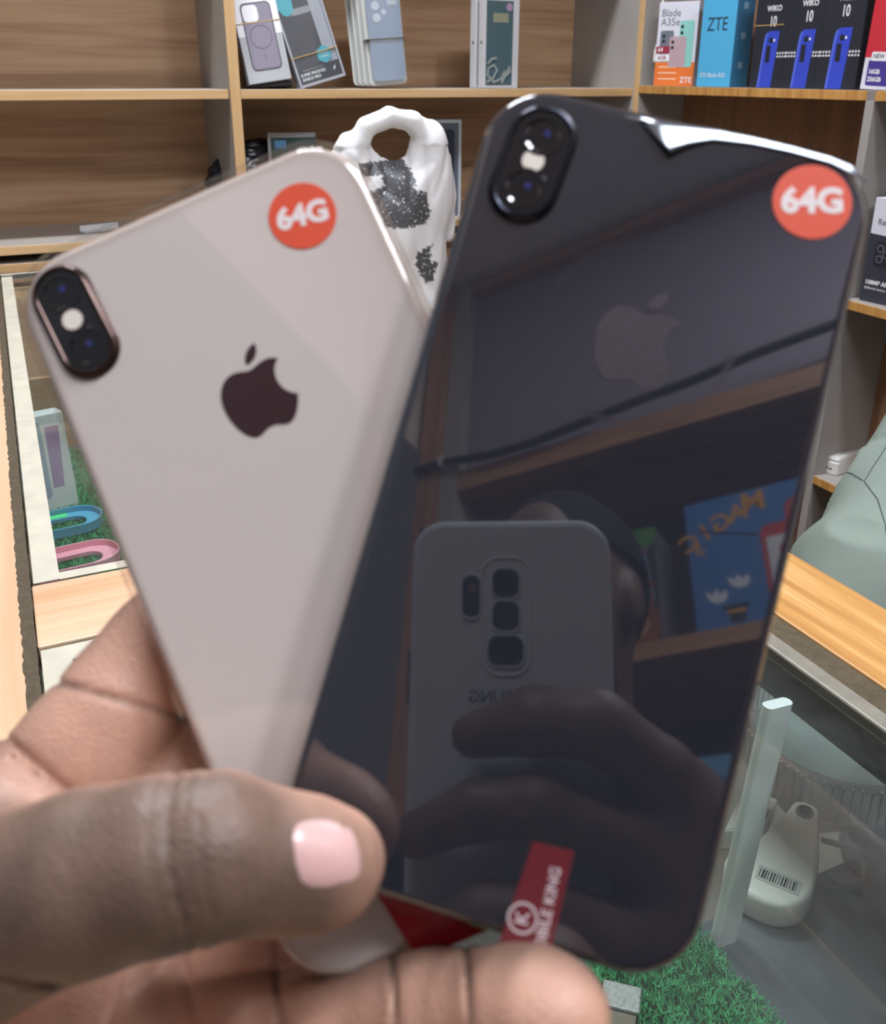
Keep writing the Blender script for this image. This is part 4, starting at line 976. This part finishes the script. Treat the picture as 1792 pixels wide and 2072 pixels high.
palm_t = .06+.62*sst(Nh[:, 2], -.25, .6)+.5*sst(u_, 640, 770)+.45*sst(Nh[:, 1], .2, .9)*sst(u_, 380, 620)+.4*sst(-Nh[:, 1], .55, .95)*sst(u_, 520, 640)
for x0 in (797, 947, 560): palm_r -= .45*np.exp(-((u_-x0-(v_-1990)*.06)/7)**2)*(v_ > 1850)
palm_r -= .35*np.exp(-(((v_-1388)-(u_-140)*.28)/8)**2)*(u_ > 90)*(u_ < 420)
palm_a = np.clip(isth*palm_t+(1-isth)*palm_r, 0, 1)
Hw = np.stack([camvec(p) for p in (Vh/1000)]) if False else (Vh/1000) @ np.array([camvec(e) for e in np.eye(3)])
# ---- the rest of the photographer (room coordinates a, d, z)
R2W = lambda P: np.asarray(P) @ np.array([A, D, [0, 0, 1]])
HC = np.array([-.217, -.504, .285])
def rd(*p): return np.array(p, float)
wrL = np.array(AD(camvec(cc(-330, 2110, 212)/1000)))
def fmir(u, v, zc):                          # real position (room) of a point mirrored in the black phone at height zc in front of the lens plane
    P, r = BLKP.mirror_ray(u, v); f = camvec((0, 0, 1)); k_ = (zc-P @ f)/(r @ f); return np.array(AD(P+r*k_))
sL, sR = rd(-.40, -.60, .03), rd(-.03, -.60, .03)
eL, eR = rd(-.43, -.22, -.20), rd(.17, -.36, -.20)
body = [('e', HC+rd(0, -.01, .02), (.075, .095, .105), None, .03), ('e', HC+rd(0, .03, -.06), (.058, .066, .07), None, .03),
        ('c', HC+rd(0, -.03, -.07), HC+rd(0, -.06, -.20), .056, .062, .03),
        ('e', HC+rd(0, .092, -.018), (.016, .020, .022), None, .012), ('c', HC+rd(0, .082, .02), HC+rd(0, .098, -.02), .008, .013, .01),
        ('e', HC+rd(0, .080, -.062), (.026, .014, .008), None, .008), ('e', HC+rd(0, .075, -.105), (.022, .018, .016), None, .02),
        ('e', HC+rd(.032, .078, .022), (.014, .010, .009), None, .006), ('e', HC+rd(-.032, .078, .022), (.014, .010, .009), None, .006),
        ('e', HC+rd(.078, -.005, -.005), (.010, .020, .032), None, .008), ('e', HC+rd(-.078, -.005, -.005), (.010, .020, .032), None, .008),
        ('c', rd(-.217, -.59, -.02), rd(-.217, -.60, -.42), .13, .115, .06), ('c', sL, sR, .062, .062, .05),
        ('c', rd(-.30, -.60, -.45), rd(-.32, -.58, -.92), .085, .058, .05), ('c', rd(-.32, -.58, -.92), rd(-.33, -.60, -1.28), .056, .040, .03), ('c', rd(-.33, -.62, -1.31), rd(-.34, -.47, -1.315), .034, .026, .02),
        ('c', rd(-.13, -.60, -.45), rd(-.10, -.58, -.92), .085, .058, .05), ('c', rd(-.10, -.58, -.92), rd(-.09, -.60, -1.28), .056, .040, .03), ('c', rd(-.09, -.62, -1.31), rd(-.08, -.47, -1.315), .034, .026, .02),
        ('c', sL, eL, .050, .042, .03), ('c', eL, wrL, .042, .027, .02)]
wrR = np.array(AD(camvec((.072, .165, -.030))))
body += [('c', sR, eR, .050, .042, .03), ('c', eR, wrR, .042, .028, .02)]
hb_ = .0085
S2, l2 = field(body, hb_, (-.56, -.78, -1.36), (.32, .26, .44)); V2, Q2 = nets(S2, l2, hb_); V2w = R2W(V2)
# ---- right hand around the grey cased phone
Rp = np.array(AD(camvec((.064, .115, -.014))))
hand_r = [('c', wrR, Rp, .027, .024, .012), ('c', Rp, np.array(AD(camvec((.055, .075, -.012)))), .022, .018, .012)]
def fch(pts, k=.004):
    P = [(fmir(u, v, z), r) for u, v, z, r in pts]; return [('c', P[i][0], P[i+1][0], P[i][1], P[i+1][1], k) for i in range(len(P)-1)]
hand_r += fch([(958, 1488, .008, .0080), (1085, 1458, .013, .0114), (1210, 1470, .013, .0118), (1340, 1560, .004, .0108), (1420, 1680, -.010, .012)])
hand_r += fch([(840, 1690, .006, .0080), (960, 1640, .012, .0096), (1090, 1632, .014, .0104), (1240, 1690, .008, .0110), (1400, 1780, -.006, .013)])
hand_r += fch([(860, 1900, .006, .0080), (980, 1850, .012, .0096), (1110, 1850, .013, .0102), (1260, 1900, .006, .0110), (1400, 1960, -.008, .013)])
P_ = lambda x, y, z: np.array(AD(camvec((x, y, z))))
hand_r += [('c', P_(.058, .100, -.020), P_(.034, .078, -.030), .015, .0125, .008), ('c', P_(.034, .078, -.030), P_(.004, .056, -.028), .012, .009, .006)]
hand_r += [('c', P_(.062, .085, -.008), P_(.060, .135, -.014), .019, .022, .012)]
hr = .0028
l3_, h3_ = np.min([np.minimum(p[1]-p[3], p[2]-p[4]) for p in hand_r], 0)-.012, np.max([np.maximum(p[1]+p[3], p[2]+p[4]) for p in hand_r], 0)+.012
S3, l3 = field(hand_r, hr, l3_, h3_); V3, Q3 = nets(S3, l3, hr); V3w = R2W(V3)
Vall = np.concatenate([Hw, V2w, V3w]); Qall = np.concatenate([Qh, Qh[:0], Q2+len(Hw), Q3+len(Hw)+len(V2w)])
base = np.array(world_of((-.217, -.55, FL)))-np.array([0, 0, CAMZ])
me = np_mesh('person', Vall-base, Qall)
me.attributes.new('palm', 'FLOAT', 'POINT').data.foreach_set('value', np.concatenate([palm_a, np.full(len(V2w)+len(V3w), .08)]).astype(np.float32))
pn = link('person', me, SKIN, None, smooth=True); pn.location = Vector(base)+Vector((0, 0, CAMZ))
tag(pn, 'person taking the picture, bare left hand gripping two phones with thumb across them', 'person')
def pchild(name, V, Q, m): return link(name, np_mesh(name, np.asarray(V)-base, Q), m, pn, smooth=True)
# thumb nail: a curved plate laid on the thumb surface
def depth_at(u, v, SS):
    zs = np.arange(132, 175, .25); P = np.stack([cc(u, v, z) for z in zs]); f = ((P-np.array(lo_h))/hs); i = np.clip(np.floor(f).astype(int), 0, np.array(SS.shape)-2); fr = f-i
    val = 0
    for a in (0, 1):
        for b in (0, 1):
            for c in (0, 1): val = val+SS[i[:, 0]+a, i[:, 1]+b, i[:, 2]+c]*np.where(a, fr[:, 0], 1-fr[:, 0])*np.where(b, fr[:, 1], 1-fr[:, 1])*np.where(c, fr[:, 2], 1-fr[:, 2])
    w_ = np.where(val < 0)[0]; return zs[w_[0]] if len(w_) else None
nv, nq = [], []; NI, NJ = 22, 22
for i in range(NI+1):
    for j in range(NJ+1):
        s_, t_ = i/NI*2-1, j/NJ*2-1
        # superellipse outline: along the thumb (s), across (t)
        e = 3.2; rr = max(abs(s_), abs(t_)); n_ = (abs(s_)**e+abs(t_)**e)**(1/e)+1e-9; s2, t2 = s_*rr/n_, t_*rr/n_
        u = 664+82*s2+16*t2*.6-6*t2*t2*(s2 < 0); v = 1724+88*t2-4*s2
        z = depth_at(u, v, S); z = z if z else 160
        lift = .45*(1-max(0, (rr-.8)/.2)**2)+.15
        nv.append(cc(u, v, z-lift+.5*(rr > .999)))
for i in range(NI):
    for j in range(NJ): a = i*(NJ+1)+j; nq.append((a, a+1, a+NJ+2, a+NJ+1))
nv = np.array(nv); nq = np.array(nq)
# smooth the plate
G = nv.reshape(NI+1, NJ+1, 3)
for _ in range(12):
    G2 = G.copy(); G2[1:-1, 1:-1] = (G[:-2, 1:-1]+G[2:, 1:-1]+G[1:-1, :-2]+G[1:-1, 2:])/4; G = G2
nv = G.reshape(-1, 3)
NAIL = mat('thumb_nail', 'dcb4b0', .28, coat=.35, sss=.2, noise=.06, nscale=120)
o = pchild('thumb_nail', (nv/1000) @ np.array([camvec(e) for e in np.eye(3)]), nq[:, ::-1], NAIL); o['label'] = 'pink thumb nail'
# clothes and hair
CLOTH = mat('black_cloth', '1d1e22', .9, noise=.2, nscale=60); TROU = mat('dark_trousers', '23262e', .9)
def cloth(prims, h_, m, name, wr=.004):
    lo_ = np.min([np.minimum(p[1]-np.max(p[3]), p[2]-np.max(p[4])) if p[0] == 'c' else p[1]-np.max(p[2]) for p in prims], 0)-.03
    hi_ = np.max([np.maximum(p[1]+np.max(p[3]), p[2]+np.max(p[4])) if p[0] == 'c' else p[1]+np.max(p[2]) for p in prims], 0)+.03
    S_, l_ = field(prims, h_, lo_, hi_); V_, Q_ = nets(S_, l_, h_); N_ = vnormals(V_, Q_); V_ = V_+N_*(noise3(V_, 40, 4)*wr)[:, None]; return R2W(V_), Q_
mid = lambda p, q, t: p*(1-t)+q*t
V_, Q_ = cloth([('c', rd(-.217, -.59, -.02), rd(-.217, -.60, -.50), .145, .135, .06), ('c', sL, sR, .078, .078, .05), ('c', sL, eL, .066, .058, .03), ('c', eL, mid(eL, wrL, .55), .057, .046, .03), ('c', sR, eR, .066, .058, .03), ('c', eR, mid(eR, wrR, .70), .057, .044, .03), ('c', HC+rd(0, -.055, -.17), HC+rd(0, -.06, -.20), .074, .085, .03)], .010, CLOTH, 'shirt')
pchild('shirt', V_, Q_, CLOTH)
V_, Q_ = cloth([('c', rd(-.30, -.60, -.45), rd(-.32, -.58, -.92), .105, .080, .05), ('c', rd(-.32, -.58, -.92), rd(-.33, -.60, -1.25), .080, .062, .03), ('c', rd(-.13, -.60, -.45), rd(-.10, -.58, -.92), .105, .080, .05), ('c', rd(-.10, -.58, -.92), rd(-.09, -.60, -1.25), .080, .062, .03)], .012, TROU, 'trousers')
pchild('trousers', V_, Q_, TROU)
V_, Q_ = cloth([('e', HC+rd(0, -.022, .040), (.083, .098, .098), None, .02)], .006, CLOTH, 'hair', .003)
keep = (R2W(np.eye(3)) @ np.zeros(3)) if False else None
Vr = V_ @ np.linalg.inv(np.array([A, D, [0, 0, 1]])); ok = ((Vr[:, 2]-HC[2]) > .035) | ((Vr[:, 1]-HC[1]) < -.03)
pchild('hair', V_, Q_[ok[Q_].all(1)], mat('black_hair', '141214', .8, bump=1, bscale=600))
V_, Q_ = cloth([('c', rd(-.33, -.63, -1.315), rd(-.34, -.45, -1.318), .045, .034, .02)], .006, CLOTH, 'shoe', 0); V_[:, 2] = np.maximum(V_[:, 2], -CAMZ+.001); pchild('shoe', V_, Q_, TROU)
V_, Q_ = cloth([('c', rd(-.09, -.63, -1.315), rd(-.08, -.45, -1.318), .045, .034, .02)], .006, CLOTH, 'shoe', 0); V_[:, 2] = np.maximum(V_[:, 2], -CAMZ+.001); pchild('shoe', V_, Q_, TROU)

# ================================================================== seated person in a green shirt behind the counter
def pix(u, v, zc): return np.array(AD(camvec(((u-PX)*zc/F, (v-PY)*zc/F, zc))))
sh1 = pix(1930, 915, 1.08); ub1 = pix(1760, 1215, 1.01); el1 = pix(1690, 1500, .98)
ax_ = sh1+rd(.115, -.11, -.05)
chest = rd(ax_[0], ax_[1], sh1[2]-.16); hip = rd(ax_[0]+.01, ax_[1]+.02, -.86)
sh2 = chest+(chest-sh1)*rd(.9, .9, 0)+rd(0, 0, .16-.0); sh2[2] = sh1[2]
hd = rd(ax_[0]-.02, ax_[1], sh1[2]+.27)
hand1 = pix(1400, 1400, 1.06)
kn1 = hip+rd(-.10, -.42, .02); kn2 = hip+rd(.14, -.42, .02)
bodyp = [('e', hd, (.075, .095, .11), None, .03), ('e', hd+rd(-.02, -.02, -.08), (.055, .06, .06), None, .03), ('c', hd+rd(0, 0, -.08), rd(ax_[0], ax_[1], sh1[2]+.02), .055, .06, .03),
         ('e', hd+rd(-.075, -.055, -.02), (.016, .016, .02), None, .01), ('e', hd+rd(-.03, -.095, .02), (.012, .010, .008), None, .006), ('e', hd+rd(-.08, -.04, .02), (.010, .012, .008), None, .006), ('e', hd+rd(-.06, -.06, -.065), (.02, .02, .008), None, .008),
         ('c', rd(ax_[0], ax_[1], sh1[2]-.05), hip, .12, .13, .06), ('c', sh1, sh2, .055, .055, .05), ('c', sh1, ub1, .046, .042, .03), ('c', ub1, el1, .042, .038, .03), ('c', el1, hand1, .037, .024, .02),
         ('c', sh2, sh2+rd(.03, -.10, -.30), .046, .038, .03), ('c', sh2+rd(.03, -.10, -.30), sh2+rd(-.10, -.30, -.34), .037, .026, .02),
         ('c', hip+rd(-.07, 0, 0), kn1, .085, .06, .04), ('c', hip+rd(.08, 0, 0), kn2, .085, .06, .04), ('c', kn1, rd(kn1[0], kn1[1]+.02, -1.29), .056, .04, .03), ('c', kn2, rd(kn2[0], kn2[1]+.02, -1.29), .056, .04, .03),
         ('c', rd(kn1[0], kn1[1]+.03, -1.31), rd(kn1[0], kn1[1]-.12, -1.315), .034, .028, .02), ('c', rd(kn2[0], kn2[1]+.03, -1.31), rd(kn2[0], kn2[1]-.12, -1.315), .034, .028, .02)]
for j in range(4):
    d_ = (hand1-el1)/np.linalg.norm(hand1-el1); s_ = np.cross(d_, [0, 0, 1]); s_ /= np.linalg.norm(s_); a0 = hand1+d_*.05+s_*(.018*(j-1.5)); bodyp.append(('c', a0, a0+d_*(.055-.006*abs(j-1.3))+rd(0, 0, -.012), .0085, .007, .004))
bodyp += [('c', hand1, hand1+d_*.06, .026, .026, .012), ('c', hand1+d_*.015, hand1+d_*.05+s_*-.045, .012, .009, .008)]
def body_mesh(prims, h_): 
    lo_ = np.min([np.minimum(p[1]-p[3], p[2]-p[4]) if p[0] == 'c' else p[1]-np.max(p[2]) for p in prims], 0)-.03; hi_ = np.max([np.maximum(p[1]+p[3], p[2]+p[4]) if p[0] == 'c' else p[1]+np.max(p[2]) for p in prims], 0)+.03
    S_, l_ = field(prims, h_, lo_, hi_); return nets(S_, l_, h_)
V_, Q_ = body_mesh(bodyp, .007); V_ = R2W(V_); base2 = np.array(world_of((hip[0], hip[1], FL)))-np.array([0, 0, CAMZ])
me = np_mesh('person', V_-base2, Q_); me.attributes.new('palm', 'FLOAT', 'POINT').data.foreach_set('value', np.full(len(V_), .42, np.float32))
p2 = link('person', me, SKIN, None, smooth=True); p2.location = Vector(base2)+Vector((0, 0, CAMZ))
tag(p2, 'seated person in a loose sage green shirt behind the counter', 'person')
def sage():
    m = mat('sage_cotton', '86948a', .9, noise=.10, nscale=30); return m
SG = sage()
elb = el1+(sh1-el1)*-.04
shirtp = [('c', rd(ax_[0], ax_[1], sh1[2]-.06), hip+rd(0, 0, .03), .145, .155, .06), ('c', sh1+rd(0, 0, -.005), sh2, .078, .078, .06), ('c', sh1, ub1, .078, .082, .04), ('c', ub1, elb, .082, .080, .03), ('c', hd+rd(0, 0, -.15), rd(ax_[0], ax_[1], sh1[2]), .068, .09, .03)]
S_lo = None
lo_ = np.min([np.minimum(p[1]-p[3], p[2]-p[4]) for p in shirtp], 0)-.03; hi_ = np.max([np.maximum(p[1]+p[3], p[2]+p[4]) for p in shirtp], 0)+.03
Sx, lx = field(shirtp, .006, lo_, hi_); V_, Q_ = nets(Sx, lx, .006); N_ = vnormals(V_, Q_)
axv = (el1-sh1)/np.linalg.norm(el1-sh1)
tpar = (V_-sh1) @ axv
V_ = V_+N_*((noise3(V_*np.array([1, 1, .6]), 26, 8)*.008+(1-np.abs(noise3(V_*np.array([1, 1, .5]), 30, 2)))**5*.014-.006)+np.where(np.abs(tpar-.035) < .006, -.0022, 0))[:, None]
o = link('shirt', np_mesh('shirt', R2W(V_)-base2, Q_), SG, p2, smooth=True); o['label'] = 'loose sage green shirt with sleeve seam'
from mathutils.bvhtree import BVHTree
Ws = R2W(V_); bv = BVHTree.FromPolygons([Vector(p) for p in Ws], [tuple(int(i) for i in q) for q in Q_])
def seam(pp):
    pts = []
    for i in range(len(pp)-1):
        for k_ in range(8):
            s_ = k_/8; u, v = pp[i][0]*(1-s_)+pp[i+1][0]*s_, pp[i][1]*(1-s_)+pp[i+1][1]*s_
            h_ = bv.ray_cast(Vector((0, 0, 0)), Vector(ray(u, v)))
            if h_[0] is not None: pts.append(np.array(h_[0])-base2)
    if len(pts) > 2: MB().tube([tuple(p) for p in pts], .0009, 6).build('seam', mat('seam_green', '56625a', .9), o)
seam([(1686, 985), (1700, 952), (1722, 958), (1748, 974)]); seam([(1748, 974), (1764, 948), (1792, 905), (1840, 850)]); seam([(1748, 974), (1775, 1010), (1790, 1060), (1800, 1120), (1810, 1220)])
V_, Q_ = body_mesh([('c', hip+rd(-.07, 0, 0), kn1, .105, .078, .04), ('c', hip+rd(.08, 0, 0), kn2, .105, .078, .04), ('c', kn1, rd(kn1[0], kn1[1]+.02, -1.26), .076, .06, .03), ('c', kn2, rd(kn2[0], kn2[1]+.02, -1.26), .076, .06, .03)], .01)
link('trousers', np_mesh('tr', R2W(V_)-base2, Q_), TROU, p2, smooth=True)
V_, Q_ = body_mesh([('e', hd+rd(.02, .015, .045), (.083, .098, .095), None, .02)], .007); ok = ((V_[:, 2]-hd[2]) > .045) | ((V_[:, 0]+V_[:, 1]-hd[0]-hd[1]) > .02)
link('hair', np_mesh('hr', R2W(V_)-base2, Q_[ok[Q_].all(1)]), MATS['black_hair'], p2, smooth=True)
# stool
t = thing('stool', 'round dark stool under the person in the green shirt', 'stool', (hip[0], hip[1]+.02, FL))
MB().prism(circle(0, 0, .17, 32), .315, .345).build('seat', TROU, t, bevel=.008)
for i in range(4):
    q = math.pi/4+i*math.pi/2; MB().tube([(math.cos(q)*.11, math.sin(q)*.11, .316), (math.cos(q)*.16, math.sin(q)*.16, .001)], .013, 10).build('leg', ALU, t, smooth=True)

def eyes(parent, bs_, pts, fwd):
    for p in pts:
        for nm, r, off, mm in (('eye', .0105, 0, mat('eye_white', 'e6e0d8', .2)), ('iris', .0062, .0060, mat('eye_dark', '1a1210', .1, coat=.5))):
            c = R2W(p+np.array(fwd)*off)-bs_; n_ = 14
            MB().loft([[(c[0]+r*math.sin(t)*math.cos(q), c[1]+r*math.sin(t)*math.sin(q), c[2]+r*math.cos(t)) for q in (2*math.pi*j/n_ for j in range(n_))] for t in (math.pi*(1-k_/8) for k_ in [.3, 1, 2, 3, 4, 5, 6, 7, 7.7])]).build(nm, mm, parent, smooth=True)
eyes(pn, base, [HC+rd(.032, .081, .022), HC+rd(-.032, .081, .022)], (0, 1, 0))
eyes(p2, base2, [hd+rd(-.033, -.096, .021), hd+rd(-.080, -.043, .021)], (-.6, -.8, 0))
# ================================================================== toy boxes and cable behind the photographer (seen as reflections)
BB = mat('toy_box_blue', '3f78b4', .45); ORT = mat('toy_orange', 'd79a3a', .5); REDT = mat('toy_red', 'c23a2e', .5); WHT2 = mat('toy_white', 'dfe2e6', .5); BRN = mat('toy_brown', '8a4e2a', .6); GRT = mat('toy_green', '4d8a3c', .5); PBL = mat('toy_pale_blue', '9fc0dc', .5); BKT = mat('toy_black', '20222a', .5); TAN = mat('toy_tan', 'c89a6a', .6)
def rearbox(name, label, a0, a1, z0, z1, d_, m, back=.01, rz=0):
    t = thing(name, label, 'box', ((a0+a1)/2, REAR-back, z0+.0006), (0, 0, math.pi+rz), 'toy boxes'); boxo('carton', (-(a1-a0)/2, (a1-a0)/2, 0, d_, 0, z1-z0), m, t, .001); return t
t = rearbox('toy_box', 'large blue magic set box mirrored in the black phone', -.228, .085, .491, .725, .06, BB)
for i, (ch, dz, rot) in enumerate((('M', .004, .06), ('A', -.006, .0), ('G', -.012, -.05), ('I', -.020, -.10), ('C', -.030, -.16))): ftext(ch, .052 if i == 0 else .044, ORT, t, .045+i*.027, .205+dz-.004*i, rot=-.12*i, bold=.02)
ftext('S', .036, ORT, t, .140, .145, rot=-.5, bold=.02)
plate('red_frame', t, rrect(.105, .125, .015, 5, -.010, .100), REDT); plate('red_knob', t, rrect(.060, .050, .015, 5, -.030, .175), REDT, -.0001); plate('green_knob', t, rrect(.030, .020, .008, 4, -.026, .180), GRT, -.0003)
plate('white_card', t, rect(-.050, .034, .050, .140), WHT2, -.0004); plate('card_picture', t, rect(-.020, .016, .105, .122), REDT, -.0006); plate('card_picture', t, rrect(.04, .022, .006, 4, 0, .080), BKT, -.0006)
plate('wand', t, [(.136, .176), (.138, .180), (.044, .150), (.044, .147)], BKT, -.0003)
for x, z in ((.082, .075), (.118, .056)):
    plate('bird_print', t, [(x-.016, z), (x-.010, z-.010), (x+.004, z-.012), (x+.014, z-.004), (x+.020, z+.012), (x+.008, z+.004), (x+.002, z+.014), (x-.004, z+.003), (x-.012, z+.010)], WHT2, -.0003)
plate('hat_print', t, [(.082, .008), (.102, .008), (.108, .034), (.078, .034)], BKT, -.0003); plate('hat_brim', t, rrect(.042, .006, .003, 3, .093, .035), BKT, -.0004); plate('hat_band', t, rect(.079, .107, .024, .030), ORT, -.0005)
t = rearbox('toy_box', 'dark toy box with brown bear picture mirrored in the black phone', -.385, -.283, .491, .705, .075, mat('toy_dark_green', '2c3a30', .5), .014, 0)
boxo('side_face', (-.0516, -.0511, .001, .074, .001, .213), mat('toy_side_grey', '7d7a80', .5, noise=.3, nscale=60), t)
plate('sky_print', t, [(-.044, .075), (.044, .075), (.040, .180), (-.030, .180)], PBL); plate('leaf_print', t, [(-.053, .212), (.053, .212), (.053, .176), (.03, .186), (.012, .172), (-.01, .184), (-.03, .168), (-.053, .186)], GRT, -.0002)
plate('logo_plate', t, rrect(.022, .030, .004, 4, .034, .165), mat('toy_purple', '4d4a80', .5), -.0003); plate('name_strip', t, rrect(.062, .013, .004, 4, -.006, .168), mat('toy_violet', '8a5a8c', .5), -.0004)
plate('bear_print', t, circle(-.016, .082, .026, 24), BRN, -.0003); plate('bear_print', t, rrect(.058, .070, .02, 6, -.020, .036), BRN, -.0003)
for x in (-.036, .004): plate('bear_ear', t, circle(x, .104, .009, 14), BRN, -.0003)
plate('bear_muzzle', t, circle(-.012, .074, .011, 16), TAN, -.0005); plate('bear_belly', t, circle(-.014, .036, .018, 18), TAN, -.0005); plate('bear_nose', t, circle(-.012, .079, .004, 10), BKT, -.0007)
for x in (-.022, -.004): plate('bear_eye', t, circle(x, .090, .003, 10), BKT, -.0007)
t = rearbox('toy_box', 'pale blue toy box on the lower shelf, partly hidden, mirrored in the black phone', -.36, -.12, .09, .307, .06, mat('toy_sky', '6fa8cf', .5))
plate('blue_print', t, [(-.06, .12), (-.01, .13), (.02, .17), (-.02, .19), (-.05, .17)], mat('toy_navy', '2c4a86', .5)); plate('yellow_print', t, circle(.0, .14, .014, 14), mat('toy_yellow', 'd8b24a', .5), -.0002); plate('green_print', t, [(-.12, .217), (-.04, .217), (-.06, .19), (-.12, .18)], GRT, -.0002)
# thick black cable along the front of the upper board
pts = []
for a_, z_ in ((-.772, .955), (-.70, .955), (-.587, .938), (-.50, .936), (-.429, .944), (-.30, .958), (-.188, .966), (-.06, .984), (.053, .992), (.40, 1.02), (.9, 1.03)): pts.append((a_, REAR+.014, z_))
b0 = pts[0]; t = thing('black_cable', 'thick black cable strung along the rear shelf, mirrored in the black phone', 'cable', (0, REAR+.014, .93))
MB().tube([(p[0], 0, p[2]-.93) for p in pts], .0085, 10).build('cord', mat('cable_black', '15161a', .5), t, smooth=True)
for a_ in (-.70, .4, .9): boxo('clip', (a_-.004, a_+.004, -.014, .009, .93*0+(.955 if a_ < 0 else 1.02)-.93-.012, (.955 if a_ < 0 else 1.02)-.93+.012), mat('clip_white', 'd8d8d8', .5), t)
